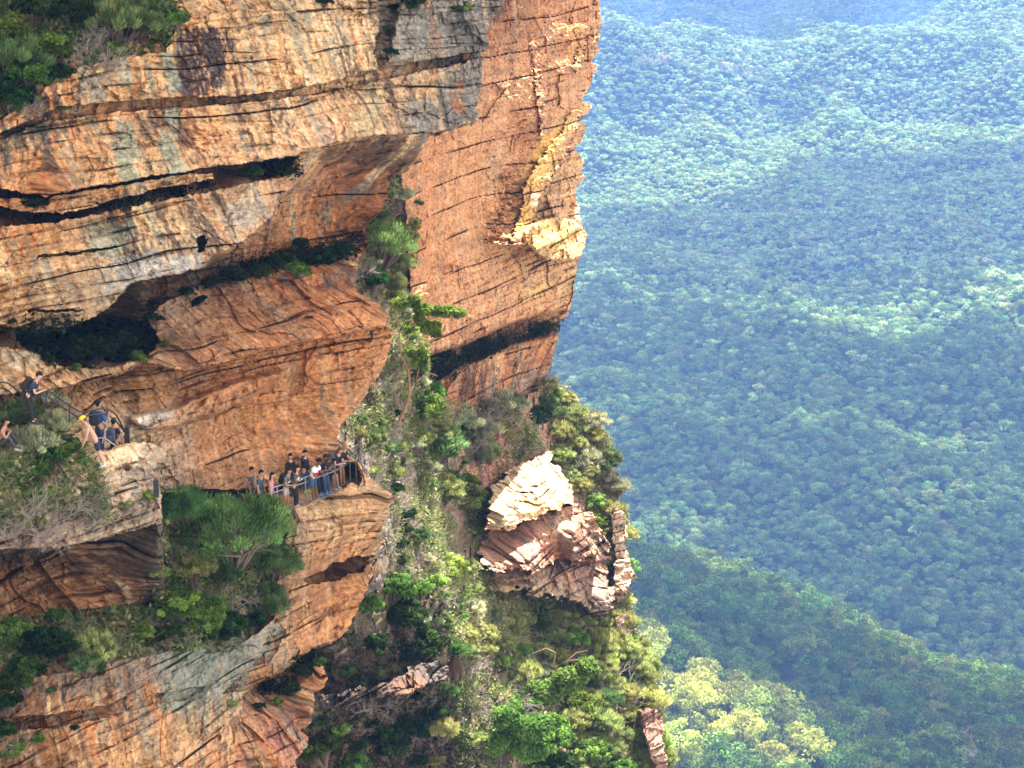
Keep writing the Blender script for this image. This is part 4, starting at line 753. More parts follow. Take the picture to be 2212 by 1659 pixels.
CLOUD_SHADE = [
 [(1000,500),(1300,480),(1400,478),(1500,462),(1580,425),(1680,395),(1750,372),(1900,352),(2212,330),(2450,320),(2450,575),(2212,600),(2050,622),(1900,642),(1800,665),(1740,700),(1700,720),(1640,690),(1560,640),(1500,650),(1400,640),(1000,640)],
 [(1000,660),(1400,665),(1500,675),(1600,725),(1700,765),(1790,790),(1900,760),(2100,720),(2300,700),(2450,700),(2450,880),(2100,890),(1900,930),(1700,880),(1560,870),(1400,850),(1000,860)],
 [(1000,1210),(1280,1205),(1480,1235),(1620,1285),(1750,1350),(1900,1450),(2100,1510),(2212,1550),(2450,1640),(2450,1900),(2000,1900),(1800,1730),(1740,1640),(1700,1590),(1640,1540),(1560,1505),(1480,1455),(1395,1400),(1300,1340),(1000,1300)],
 [(1000,30),(1300,60),(1400,66),(1480,90),(1540,106),(1620,100),(1800,74),(1950,55),(2080,22),(2150,-10),(2150,-120),(1000,-120)],
 [(1250,900),(1420,890),(1560,920),(1700,930),(1900,980),(2300,930),(2300,1110),(2000,1090),(1850,1060),(1700,1040),(1600,1060),(1500,1120),(1300,1100)],
 [(1350,1160),(1500,1150),(1650,1100),(1760,1110),(1850,1150),(2000,1160),(2300,1170),(2300,1420),(2150,1460),(2000,1400),(1850,1330),(1700,1250),(1500,1200)],
 [(1560,170),(1700,180),(1820,210),(1780,240),(1640,220)],
 [(1250,190),(1420,200),(1440,240),(1260,240)],
]
# ---------- plants ----------
def nrm(a): return a/(np.linalg.norm(a,axis=-1,keepdims=True)+1e-9)
def blades(P, D, length, width, rs):
    n = len(P); s = nrm(np.cross(D,rand_dirs(n,rs)))
    l = length*(.6+.8*rs.rand(n,1)); w_ = width*(.7+.6*rs.rand(n,1))
    V = np.stack([P-s*w_*.5,P+s*w_*.5,P+D*l*.6+s*w_*.4,P+D*l],1).reshape(-1,3)
    return V,np.arange(4*n).reshape(n,4)
def shrub_geo(seed, kind, R=1.5, H=1.6, nc=26, per=170, col=(.07,.11,.03), col2=None, flat=1.0, leaf=.11, hollow=.45, lean=(0,0)):
    rs = np.random.RandomState(seed); col=np.array(col); col2 = np.array(col2 if col2 is not None else col*1.5)
    parts=[]; stems=[]
    cs=[]; tries=0
    while len(cs)<nc and tries<4000:
        tries += 1
        d = rand_dirs(1,rs)[0]; d[2]=abs(d[2])*1.1-.25; rr = (hollow+(1-hollow)*rs.rand())
        c = np.array([d[0]*R*rr,d[1]*R*rr,H*.5+d[2]*H*.55*rr*flat]); c[2]=max(c[2],.06*H)
        if all(np.linalg.norm(c-k)>R*.25 for k in cs) or tries>2000: cs.append(c)
    for c in cs:
        c = c+np.array([lean[0],lean[1],0])*c[2]
        r = R*(.13+.15*rs.rand()); n = int(per*(.6+.8*rs.rand()))
        o = nrm(c-np.array([0,0,H*.2]))
        cc = col*(1-(k:=rs.rand()))+col2*k
        cc = cc*(.5+.95*rs.rand())
        if kind=='needle':
            P = c+rand_dirs(n,rs)*(rs.rand(n,1)**.5)*r*np.array([1,1,.8]); D = nrm(o*.55+np.array([0,0,.75])+nrm(P-c)*.55+rand_dirs(n,rs)*.22)
            V,F = blades(P,D,leaf*1.45,leaf*.36,rs)
        else:
            d = rand_dirs(n,rs); P = c+d*(.45+.6*rs.rand(n,1))*r*np.array([1.1,1.1,.75]); nn = nrm(d*.5+np.array([0,0,.5])+rand_dirs(n,rs)*.7)
            V,F = leaf_tris(P,nn,leaf,rs,1.7)
        C = np.repeat(np.tile(cc,(n,1))*(.6+.8*rs.rand(n,1)),4,axis=0); parts.append((V,F,C))
        m = c*.45+rs.normal(size=3)*.1*R; m[2] = c[2]*.55
        V,F = tube([(0,0,-.35),m,c],[.035*R,.022*R,.008*R],4); stems.append((V,F,(0,0,0)))
    return join_geo(parts),join_geo(stems)
def bare_geo(seed, R=1.4, n0=9, H=1.2, spread=1.0):
    rs = np.random.RandomState(seed); parts=[]
    def grow(p,d,l,r,k):
        q = p+d*l*.5+rs.normal(size=3)*l*.08; e = q+nrm(d+rs.normal(size=3)*.25)*l*.5
        V,F = tube([p,q,e],[r,r*.75,r*.5],3); parts.append((V,F,(0,0,0)))
        if k>0:
            for j in range(3 if k>1 else 4):
                nd = nrm(d+rs.normal(size=3)*.55); b = p+(e-p)*rs.uniform(.35,1); grow(b,nd,l*rs.uniform(.5,.8),r*.55,k-1)
    for j in range(n0):
        a = rs.rand()*6.28; d = nrm(np.array([math.cos(a)*spread,math.sin(a)*spread,rs.uniform(.15,1.0)*H])); grow(np.array([0,0,-.1]),d,R*rs.uniform(.4,.65),.021*R,3)
    return join_geo(parts)
def grass_geo(seed, R=.6, n=240, col=(.12,.14,.04), H=.8, width=.02, droop=1.0):
    rs = np.random.RandomState(seed); V=[];F=[];b=0
    for k in range(n):
        a = rs.rand()*6.28; t = rs.uniform(.1,1.25); d = np.array([math.cos(a)*math.sin(t),math.sin(a)*math.sin(t),math.cos(t)]); l=H*rs.uniform(.7,1.1)
        s = np.array([-math.sin(a),math.cos(a),0])*width; p0=np.array([math.cos(a),math.sin(a),0])*.05*R; p1=p0+d*l*.55; p2=p1+(d+np.array([0,0,-.55*droop]))*l*.45
        V += [p0-s,p0+s,p1+s,p1-s,p2+s*.2,p2-s*.2]; F += [[b,b+1,b+2,b+3],[b+3,b+2,b+4,b+5]]; b += 6
    V=np.array(V); C=np.repeat(np.tile(np.array(col),(n,1))*(.6+.8*rs.rand(n,1)),6,axis=0); return V,np.array(F),C
STEM = plain('stem_bark',(.13,.09,.07),.9,noise=.3,scale=8); TWIG = plain('dry_twigs',(.22,.18,.155),.9,noise=.25,scale=5); LIMB = plain('orange_limb',(.26,.13,.08),.8,noise=.25,scale=4)
PROTO = {}
def proto(key, kind, **kw):
    L = []
    for k in range(kw.pop('variants',3)):
        (V,F,C),(v,f,c) = shrub_geo(hash_s(key)+k*13,kind,**kw)
        L.append((np_mesh('foliage',V,F,cols=C,mats=[LEAF]),np_mesh('stems',v,f,mats=[STEM])))
    PROTO[key] = L
def hash_s(s): return sum(ord(c)*(i+3) for i,c in enumerate(s))%5000
proto('needle','needle',R=1.0,H=1.3,nc=48,per=170,col=(.07,.13,.045),col2=(.18,.25,.09),leaf=.11)
proto('big_needle','needle',R=1.0,H=1.2,nc=110,per=130,col=(.045,.11,.028),col2=(.17,.29,.085),leaf=.050,hollow=.6)
proto('olive','needle',R=1.0,H=1.2,nc=44,per=165,col=(.24,.28,.08),col2=(.42,.44,.17),leaf=.11)
proto('grey','needle',R=1.0,H=1.2,nc=38,per=110,col=(.28,.30,.18),col2=(.42,.43,.26),leaf=.12,hollow=.3)
proto('leafy','leaf',R=1.0,H=1.2,nc=40,per=190,col=(.06,.12,.022),col2=(.17,.27,.05),leaf=.078)
proto('bright','leaf',R=1.0,H=1.1,nc=26,per=130,col=(.13,.23,.03),col2=(.26,.37,.09),leaf=.08)
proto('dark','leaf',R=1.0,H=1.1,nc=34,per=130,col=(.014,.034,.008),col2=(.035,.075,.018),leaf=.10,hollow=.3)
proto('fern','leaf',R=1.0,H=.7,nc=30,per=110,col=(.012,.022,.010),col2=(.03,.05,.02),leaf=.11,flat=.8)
PROTO['bare'] = [(None,np_mesh('twigs',*bare_geo(60+k)[:2],mats=[TWIG])) for k in range(4)]
PROTO['tuft'] = [(np_mesh('blades',*(lambda g:(g[0],g[1]))(g:=grass_geo(70+k,col=(.13,.17,.04))),cols=g[2],mats=[LEAF]),None) for k in range(2)]
PROTO['straw'] = [(np_mesh('blades',*(lambda g:(g[0],g[1]))(g:=grass_geo(75+k,col=(.26,.22,.11))),cols=g[2],mats=[LEAF]),None) for k in range(2)]
CATN = {'needle':'needle_shrub','big_needle':'needle_shrub','olive':'olive_shrub','grey':'grey_shrub','leafy':'leafy_shrub','bright':'leafy_shrub','dark':'dark_shrub','fern':'low_shrub','bare':'bare_shrub','tuft':'grass_tuft','straw':'grass_tuft'}
prs = np.random.RandomState(5)
def plant(kind, p, size, label, group=None, squash=1.0, tilt=0.0, variant=None):
    """size: width in metres"""
    lst = PROTO[kind]; v = lst[(variant if variant is not None else prs.randint(len(lst)))%len(lst)]
    if kind in ('tuft','straw'):
        o = link(bpy.data.objects.new(CATN[kind],v[0])); o.location = p; cat='grass tuft'
    elif kind=='bare':
        o = link(bpy.data.objects.new(CATN[kind],v[1])); o.location = p; cat='shrub'
    else:
        o = empty(CATN[kind],p); cat='shrub'
        link(bpy.data.objects.new('foliage',v[0]),o); link(bpy.data.objects.new('stems',v[1]),o)
    s = size/2.0 if kind not in('tuft','straw') else size/1.3
    o.scale = (s*prs.uniform(.9,1.1),s*prs.uniform(.9,1.1),s*squash); o.rotation_euler = (prs.normal()*.12+tilt*.0,prs.normal()*.12+tilt,prs.rand()*6.28)
    return tag(o,label,cat,group)
def put(sheetname, kind, cx, cy, wpx, label, group=None, squash=1.0, lift=.0, tilt=0, variant=None, out=.0):
    """crown centred at the picture position; the root goes to the rock below it"""
    b = surf(sheetname,cx,cy+wpx*.38*squash); Y=b.y; size = wpx*Y/FP
    b = b+Vector((0,-out,lift))
    return plant(kind,b,size,label,group,squash,tilt,variant)
C_='cliff_face'; G_='gully_slope'
# top left bank
for a in [('leafy',-10,60,150,'bright feathery shrub at the very top left corner of the bank'),
  ('dark',70,15,110,'dark green shrub on the skyline of the top left bank'),
  ('needle',25,120,150,'large light green shrub low on the left edge of the top bank'),
  ('leafy',95,95,120,'bright green shrub left of the grey dead branches on the top bank'),
  ('dark',20,190,130,'dark shrub hanging over the shaded left edge of the top bank'),
  ('leafy',95,215,95,'lowest green shrub of the top left bank, above the lichen stained rock'),
  ('leafy',60,160,110,'full green shrub in the middle of the top left bank'),
  ('dark',150,10,120,'dark shrub behind the dead branches at the top edge'),
  ('needle',250,45,140,'tall soft green shrub right of the dead branches on the top bank'),
  ('dark',200,30,90,'small dark shrub above the dead branches at the top'),
  ('needle',305,40,110,'green needle shrub left of the rounded pair on the top bank'),
  ('bright',352,62,55,'yellow green bush hanging just left of the dark purple rock stain'),
  ('leafy',382,38,60,'rounded green bush at the right end of the top bank'),
  ('leafy',335,15,70,'green bush against the upper frame above the purple rock stain'),
  ('leafy',245,105,50,'small green bush beneath the dead branches of the top bank'),
  ('leafy',190,120,36,'tiny bright bush under the dead branches beside the cream rock'),
  ('dark',130,150,60,'small dark bush at the lower end of the dead branches'),
  ('dark',10,265,70,'black green shrub on the frame edge above the lichen rock'),
  ('leafy',545,368,58,'green bush growing in the mouth of the dark cleft'),
  ('fern',75,425,60,'low dark cushion plant on the thin ledge at far left'),
  ('dark',28,690,24,'tiny bush on the lip of the middle bed at far left'),
  ('dark',845,110,34,'dark green bush low in the vertical notch of the top bed'),
  ('leafy',838,60,30,'mossy green bush halfway up the vertical notch of the top bed'),
  ('leafy',990,2,60,'dark leafy bush on the upper frame edge above the grey rock'),
  ('dark',900,-4,60,'dark bush on the upper frame edge left of the grey rock'),
  ('dark',700,-4,40,'small bush on the upper frame edge above the cream bed'),
  ('dark',850,12,40,'dark bush at the head of the vertical notch')]:
    put(C_,a[0],a[1],a[2],a[3],a[4],'shrubs on the top bank' if a[2]<270 and a[1]<400 else None)
for a in [(205,95,130,'grey dead branches in the middle of the top left bank'),(170,75,110,'tangle of pale dead twigs left of the grey fallen branches'),(235,120,80,'thin dead twigs at the foot of the top left bank'),(60,205,70,'pale bare twigs hanging over the dark left edge'),
   (570,350,50,'bare grey twigs behind the bush in the dark cleft'),(520,395,50,'dry twigs lying on the ledge below the dark cleft')]:
    put(C_,'bare',a[0],a[1],a[2],a[3])
# ledges in deep shade
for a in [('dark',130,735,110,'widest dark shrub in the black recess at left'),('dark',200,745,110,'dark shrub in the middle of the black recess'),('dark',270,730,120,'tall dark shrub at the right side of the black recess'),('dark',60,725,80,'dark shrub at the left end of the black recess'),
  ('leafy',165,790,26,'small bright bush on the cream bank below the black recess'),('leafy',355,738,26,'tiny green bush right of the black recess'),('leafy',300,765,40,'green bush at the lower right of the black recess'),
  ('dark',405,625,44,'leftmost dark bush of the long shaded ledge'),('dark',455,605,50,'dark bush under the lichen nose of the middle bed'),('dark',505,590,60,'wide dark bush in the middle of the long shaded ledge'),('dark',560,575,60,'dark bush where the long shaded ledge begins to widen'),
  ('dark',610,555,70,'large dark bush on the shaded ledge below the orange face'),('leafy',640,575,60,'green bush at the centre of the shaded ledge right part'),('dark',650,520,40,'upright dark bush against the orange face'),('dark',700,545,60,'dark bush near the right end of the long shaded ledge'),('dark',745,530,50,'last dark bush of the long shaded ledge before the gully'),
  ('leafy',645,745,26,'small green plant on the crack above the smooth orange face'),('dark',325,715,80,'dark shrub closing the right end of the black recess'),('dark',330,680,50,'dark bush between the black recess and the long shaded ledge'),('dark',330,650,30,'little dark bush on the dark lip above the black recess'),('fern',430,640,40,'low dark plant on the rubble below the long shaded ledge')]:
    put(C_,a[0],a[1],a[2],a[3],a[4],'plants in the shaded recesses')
put(C_,'bare',745,575,80,'bare dark branches reaching over the rubble below the shaded ledge')
put(C_,'bare',700,600,50,'thin bare twigs on the rubble bank under the shaded ledge')
# left terrace
for a in [('grey',85,855,110,'pale feathery shrub just below the upper handrail'),('needle',45,890,100,'soft green shrub left of the pale feathery one on the terrace'),('grey',120,905,90,'grey green shrub beside the shirtless man'),('grey',70,940,120,'thin see through shrub with grey stems on the terrace'),
  ('leafy',110,975,90,'low bright green bush below the thin grey shrub'),('leafy',70,1010,80,'bright bush under the sitting person'),('leafy',150,960,60,'green bush behind the knees of the shirtless man'),('bright',180,990,38,'lime green bush at the feet of the shirtless man'),
  ('leafy',90,1065,60,'dark leafy patch within the dead thicket'),('leafy',175,1055,34,'small fresh green bush on the dead thicket'),('bright',160,1085,36,'lime sprig above the overhang lip'),('bright',320,1068,54,'bright round bush on the rock left of the big shrub'),
  ('olive',265,1085,40,'thin olive bush next to the bright round one')]:
    put(C_,a[0],a[1],a[2],a[3],a[4],'plants on the terrace')
put(C_,'straw',275,1005,34,'dry grass tuft on the cream boulder')
for a in [(50,1060,150,'grey dead thicket at the left frame edge of the terrace'),(130,1050,150,'grey dead thicket in the middle of the terrace'),(190,1040,110,'dead thicket below the feet of the shirtless man'),(90,1110,130,'lowest dead branches above the overhang lip'),(200,1095,90,'dry twigs above the overhang lip near the boulder'),(20,1110,100,'pale bare branches at the left end of the overhang lip'),(150,1005,100,'bare stems between the green bushes of the terrace')]:
    put(C_,'bare',a[0],a[1],a[2],a[3],'dead branches on the terrace',out=.3)
# the big bush below the lookout and the bushy chute
put(C_,'big_needle',498,1110,275,'largest grey green shrub, spreading below the left end of the lookout rail',None,.95,variant=0,out=.6)
for a in [('big_needle',400,1075,150,'dark soft shrub on the left side of the largest shrub'),('big_needle',590,1190,130,'drooping blue green shrub on the right side of the largest shrub'),('needle',430,1150,110,'needle shrub beneath the left half of the largest shrub'),('olive',420,1200,110,'olive shrub in the middle of the bushy chute'),('needle',570,1280,120,'dark needle shrub on the lower right of the bushy chute'),
   ('leafy',385,1290,130,'bright green shrub at the bottom left of the bushy chute'),('leafy',450,1300,120,'bright green shrub in the bottom middle of the bushy chute'),('dark',480,1330,120,'dark shrub at the bottom of the bushy chute'),('dark',540,1330,90,'dark shrub at the bottom right of the bushy chute'),('leafy',310,1350,60,'green shrub left of the bushy chute over the dark rock'),
   ('dark',360,1350,90,'shadowed shrub at the bottom left of the bushy chute'),('needle',480,1220,110,'grey green needle shrub in the centre of the bushy chute'),('big_needle',570,1090,130,'grey green shrub covering the left end of the lookout rail'),('leafy',610,1130,50,'small green shrub on the right rim of the largest shrub'),('olive',350,1230,50,'thin olive shrub climbing the left side of the chute'),
   ('dark',100,1370,140,'broad dark shrub on the lower left bank'),('leafy',30,1350,110,'green shrub at the frame edge of the lower left bank'),('dark',60,1430,120,'dark shrub low on the lower left bank'),('olive',200,1380,110,'olive shrub with pale twigs on the lower left bank'),('needle',190,1420,80,'drooping shrub below the olive one on the lower left bank'),
   ('leafy',130,1320,60,'small shrub at the back of the lower left bank'),('dark',20,1500,80,'dark shrub at the frame edge under the lower left bank'),('leafy',30,1600,70,'green shrub near the bottom left corner'),('leafy',85,1580,40,'narrow green shrub right of the bottom left corner shrub'),('dark',10,1560,70,'dark shrub at the bottom left frame edge'),
   ('olive',500,1512,36,'lone olive bush on the orange lower wall'),('dark',165,1560,24,'tiny dark bush on the lower wall'),('leafy',115,1480,26,'tiny bush on the corner of the lower wall')]:
    put(C_,a[0],a[1],a[2],a[3],a[4],'shrubs on the lower left wall',out=.25)
for a in [(470,1250,130,'grey dead branches in the middle of the bushy chute'),(540,1250,110,'pale twigs on the right of the bushy chute'),(170,1350,90,'grey bare branches over the lower left bank'),(40,1570,70,'bare twigs in the bottom left corner'),(430,1480,100,'bare pale branch hanging on the lichen rock'),(545,1150,90,'bare stems inside the largest shrub')]:
    put(C_,'bare',a[0],a[1],a[2],a[3],None,out=.3)
for a in [(60,1450,50,'straw grass hanging under the lower left bank'),(185,1440,40,'straw grass under the olive shrub'),(160,1110,36,'dry grass on the lip of the overhang')]:
    put(C_,'straw',a[0],a[1],a[2],a[3])
for a in [('dark',655,1440,50,'dark bush between the wall and the broken ledges'),('dark',630,1480,40,'dark bush on the broken ledges'),('leafy',600,1510,30,'green patch on the broken ledges'),('dark',560,1520,30,'dark green patch left on the broken ledges'),('leafy',690,1425,30,'green bush under the lower wall lip')]:
    put(C_,a[0],a[1],a[2],a[3],a[4],'bushes on the broken ledges')
# gully and slope
for a in [('big_needle',826,506,150,'soft bright green shrub in the head of the gully'),('olive',875,480,70,'olive shrub right of the soft bright one in the gully head'),('grey',865,415,60,'pale grey shrub at the top of the gully'),('dark',800,590,90,'dark spreading shrub over the middle of the gully'),('olive',850,600,60,'olive shrub on the far side of the upper gully'),
   ('olive',905,375,40,'thin yellow green sprig against the far wall'),('olive',880,555,50,'small olive shrub at the foot of the upper gully'),('leafy',905,860,110,'bright leafy shrub at the left side of the dead branch'),('leafy',925,830,70,'fresh green shrub under the leaning tree'),('needle',900,790,60,'upright shrub beside the leaning tree'),
   ('needle',945,950,130,'soft green shrub in the centre of the slope'),('olive',900,935,90,'olive shrub left of the soft green one on the slope'),('grey',1100,860,90,'tall grey green feathery shrub before the streaked wall'),('grey',1060,880,90,'grey shrub left of the tall feathery one'),('dark',1160,885,64,'dark green shrub at the foot of the far wall corner'),('grey',1000,900,90,'pale twiggy shrub in front of the streaked wall'),
   ('bright',1015,1060,100,'round fresh green shrub left of the sunlit outcrop'),('olive',1040,960,90,'olive shrub above the round fresh green one'),('olive',960,1040,90,'olive shrub left of the round fresh green one'),('grey',1050,920,80,'grey shrub above the sunlit outcrop'),('needle',840,960,60,'dark soft shrub beside the lookout fence'),('needle',805,935,60,'soft shrub right behind the lookout fence'),('olive',850,1010,60,'low olive shrub right of the lookout'),
   ('needle',905,1150,50,'round lone shrub on the bare scree'),('bright',1035,1135,36,'lime bush at the left foot of the outcrop'),('bright',815,1213,34,'lime bush on the little rock under the lookout'),
   ('dark',860,1300,130,'large dark leafy shrub below the lookout wall'),('dark',910,1370,120,'dark shrub right of the black hollow'),('leafy',850,1250,100,'green shrub on top of the dark mass below the lookout'),('leafy',800,1290,80,'green shrub hugging the lookout wall'),('dark',790,1370,110,'dark shrub under the lower lip of the wall'),('leafy',900,1260,80,'green shrub on the scree beside the dark mass'),
   ('leafy',700,1600,110,'bright green shrub at the bottom, right of the broken ledges'),('bright',730,1560,70,'lime shrub at the bottom, right of the broken ledges'),('dark',830,1570,120,'dark shrub at the bottom on the black slope'),('leafy',760,1630,90,'green shrub on the lower frame edge'),('dark',890,1560,70,'small dark shrub right of the bottom dark one'),('bright',970,1480,50,'bush with reddish tips beside the grass tree'),
   ('leafy',1080,1590,130,'leafy green crown at the bottom centre'),('leafy',1180,1560,140,'largest leafy crown at the bottom centre'),('leafy',1250,1510,120,'leafy crown right of the largest one at the bottom'),('leafy',1130,1500,100,'leafy crown above the largest one at the bottom'),('leafy',1280,1600,100,'leafy crown at the bottom beside the small rock'),('leafy',1200,1440,90,'upper leafy crown of the bottom group'),('dark',1200,1640,130,'dark crown on the lower frame edge'),
   ('needle',1395,1510,44,'dark round bush on the small rock at the right rim'),('olive',1385,1440,70,'drooping olive shrub on the right rim'),('needle',1400,1480,50,'green needle shrub on the right rim')]:
    put(G_,a[0],a[1],a[2],a[3],a[4],'shrubs of the gully and slope',out=.35)
for a in [(1020,870,150,'long dead branch reaching across the streaked wall'),(1060,850,80,'fine pale twigs before the streaked wall'),(1000,935,120,'grey dead branches on the upper slope'),(860,430,70,'white dead branches at the top of the gully'),(1060,1480,150,'grey dead branches near the grass tree'),(1120,1470,110,'pale bare limbs above the leafy crowns'),(1010,1400,110,'brown bare twigs right of the grass tree'),(870,1330,70,'bare twigs in the black hollow'),
   (1330,1470,130,'brown bare shrub on the lower right rim'),(1280,1280,90,'dry twigs below the outcrop block'),(800,1480,110,'dark bare twigs on the black slope'),(950,1260,80,'pale bent branches on the scree'),(780,560,80,'bare dark branches over the gully'),(1320,1420,100,'bare shrub on the right rim')]:
    put(G_,'bare',a[0],a[1],a[2],a[3],None,out=.5)
# many more shrubs scattered on the slope: those of one kind in one zone are told apart by nothing
def zone(poly, n, kinds, wr, where, seed, mind=.55, sheetn=G_, cut=None):
    rs = np.random.RandomState(seed); xs=[p[0] for p in poly]; ys=[p[1] for p in poly]; got=[]; t=0
    names = {'needle':'green needle shrub','olive':'olive needle shrub','grey':'pale grey green shrub','leafy':'green leafy shrub','bright':'yellow green leafy shrub','dark':'dark leafy shrub','bare':'bare grey shrub','straw':'dry grass tuft','tuft':'green grass tuft'}
    while len(got)<n and t<6000:
        t += 1; x=rs.uniform(min(xs),max(xs)); y=rs.uniform(min(ys),max(ys)); w_=rs.uniform(*wr)
        if not in_poly(np.array([x]),np.array([y]),poly)[0]: continue
        if cut and in_poly(np.array([x]),np.array([y]),cut)[0] and rs.rand()<.9: continue
        if any(math.hypot(x-a,y-b)<mind*(w_+c)*.5 for a,b,c in got): continue
        got.append((x,y,w_)); k = kinds[rs.randint(len(kinds))]
        put(sheetn,k,x,y,w_,names[k]+' '+where,names[k]+'s '+where,squash=rs.uniform(.8,1.15),out=.2)
OUTC = [(1035,1230),(1040,1090),(1100,990),(1200,960),(1245,1060),(1300,1180),(1330,1330),(1230,1240)]
zone([(1175,830),(1200,820),(1300,910),(1330,1000),(1345,1100),(1290,1120),(1240,1050),(1210,990),(1190,940)],26,['olive','olive','bright','grey','needle'],(45,80),'on the sunlit upper right rim',21)
zone([(1300,1120),(1350,1100),(1360,1280),(1400,1420),(1330,1420),(1310,1300)],16,['olive','bright','grey','olive'],(40,70),'on the sunlit middle right rim',22)
zone([(1330,1380),(1400,1420),(1440,1659),(1240,1659),(1250,1450)],40,['olive','bright','needle','olive','leafy'],(50,90),'on the lower right rim',23)
zone([(930,1200),(1060,1220),(1150,1250),(1260,1260),(1310,1330),(1300,1450),(1120,1440),(1000,1400),(950,1330)],46,['olive','olive','needle','leafy','grey','bright','olive'],(40,90),'on the slope below the outcrop',24)
zone([(840,620),(900,560),(900,700),(930,830),(1000,900),(1040,1000),(1000,1100),(900,1050),(860,900)],22,['olive','needle','grey','leafy'],(40,75),'in the gully beside the far wall',25)
zone([(760,900),(860,880),(880,1100),(960,1200),(940,1400),(850,1240),(850,1080),(780,980)],26,['needle','grey','olive','dark'],(26,55),'on the scree right of the lookout',26)
zone([(660,1480),(760,1380),(900,1420),(1000,1500),(1060,1659),(660,1659)],20,['dark','needle','dark','olive','leafy'],(35,80),'on the black slope at the bottom',27)
zone([(1040,1215),(1130,1225),(1240,1215),(1320,1290),(1330,1330),(1240,1260),(1120,1262),(1050,1250)],12,['olive','grey','olive','bright'],(30,55),'along the foot of the sunlit outcrop',28,mind=.4)
zone([(1385,1560),(1450,1600),(1450,1659),(1390,1659)],5,['olive','bright','olive'],(36,56),'around the small rock at the lower right rim',29,mind=.4)
zone([(700,1480),(880,1430),(980,1440),(960,1500),(800,1530)],9,['dark','olive','needle'],(30,50),'on the dark slab above the bottom edge',30)
zone([(775,500),(800,425),(850,390),(885,420),(890,600),(850,640),(800,640)],16,['grey','olive','needle','bare','dark'],(34,62),'in the gully head between the two cliffs',40,mind=.45)
# loose ground cover: small leaves, dry grass and sticks over the slope
def cover(name, sheetn, polys, n, seed, cols, ln=(.18,.5), wd=.035, lab=None, leafy=.5, cat='ground cover'):
    xs,ys,X,Y,Z,m = SHEETS[sheetn]; rs = np.random.RandomState(seed)
    PX,PY = np.meshgrid(xs,ys); sel = m&np.logical_or.reduce([in_poly(PX,PY,p) for p in polys])
    w_ = sel*np.clip(.5+1.4*fbm(PX/60,PY/50,oct=3,seed=seed),.02,2); w_ = w_.ravel()/w_.sum()
    i = rs.choice(w_.size,n,p=w_); P = np.stack([X.ravel()[i],Y.ravel()[i],Z.ravel()[i]],1)+rs.normal(size=(n,3))*.12
    px_,py_ = PX.ravel()[i],PY.ravel()[i]
    ck = np.clip(fbm(px_/25,py_/25,oct=2,seed=seed+3)*.5+.5+rs.normal(size=n)*.18,0,.999); cols=np.array(cols); C = cols[(ck*len(cols)).astype(int)]*(.6+.8*rs.rand(n,1))
    k = rs.rand(n)<leafy
    D = nrm(rand_dirs(n,rs)*.8+np.array([.1,-.35,.6])); V1,F1 = blades(P[~k],D[~k],sum(ln)/2*1.2,wd,rs)
    V2,F2 = leaf_tris(P[k]+D[k]*.15,nrm(rand_dirs(int(k.sum()),rs)+np.array([.2,-.4,.5])),.13,rs,1.6)
    V = np.concatenate([V1,V2]); F = np.concatenate([F1,F2+len(V1)]); CC = np.concatenate([np.repeat(C[~k],4,0),np.repeat(C[k],4,0)])
    o = link(bpy.data.objects.new(name,np_mesh(name,V,F,cols=CC,mats=[LEAF]))); return tag(o,kind='stuff')
GREENS = [(.07,.12,.035),(.13,.20,.05),(.22,.27,.09),(.32,.30,.15),(.34,.29,.2),(.18,.26,.06)]
cover('undergrowth',G_,[[(1160,830),(1200,810),(1330,930),(1370,1250),(1420,1420),(1460,1720),(1250,1720),(1240,1260),(1300,1180),(1240,1050)]],42000,31,[(.14,.17,.05),(.22,.24,.08),(.30,.30,.13),(.32,.28,.18),(.18,.24,.06)])
cover('undergrowth',G_,[[(830,600),(900,520),(940,840),(1150,900),(1180,1000),(1050,1050),(1040,1220),(1260,1260),(1270,1720),(1000,1720),(960,1300),(880,1100),(860,800)]],60000,32,GREENS)
cover('undergrowth',G_,[[(740,900),(760,500),(850,380),(885,420),(890,620),(900,850),(960,1100),(960,1300),(840,1260),(840,1080)]],16000,38,GREENS+[(.30,.26,.22),(.2,.17,.15)])
cover('undergrowth',G_,[[(960,1200),(1060,1220),(1240,1240),(1310,1330),(1320,1480),(1120,1460),(980,1400)]],30000,39,[(.20,.24,.08),(.30,.33,.11),(.34,.30,.18),(.40,.34,.22),(.16,.22,.06)])  # lighter palette: sun on this slope put into the leaf colour
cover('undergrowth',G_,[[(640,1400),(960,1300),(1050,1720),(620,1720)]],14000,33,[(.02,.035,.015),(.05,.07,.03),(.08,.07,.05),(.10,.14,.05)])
cover('undergrowth',C_,[[(-50,-60),(380,-60),(370,100),(200,140),(130,160),(60,230),(-50,270)]],16000,34,[(.03,.06,.015),(.07,.12,.03),(.12,.13,.07),(.10,.18,.04)])
cover('undergrowth',C_,[[(-50,880),(120,900),(200,1000),(230,1060),(240,1120),(-50,1140)],[(350,1110),(600,1110),(620,1150),(600,1250),(520,1400),(-50,1460),(-50,1340),(330,1320),(350,1250)]],22000,35,GREENS)
cover('undergrowth',C_,[[(40,705),(250,690),(345,735),(300,780),(100,790)],[(390,635),(520,580),(640,540),(780,510),(760,560),(600,585),(430,620)],[(200,440),(330,425),(450,395),(470,400),(330,440),(200,462)],[(560,355),(650,340),(640,380),(560,385)],[(640,1420),(700,1405),(640,1500),(560,1500)]],14000,36,[(.012,.02,.01),(.02,.04,.012),(.03,.03,.025)])
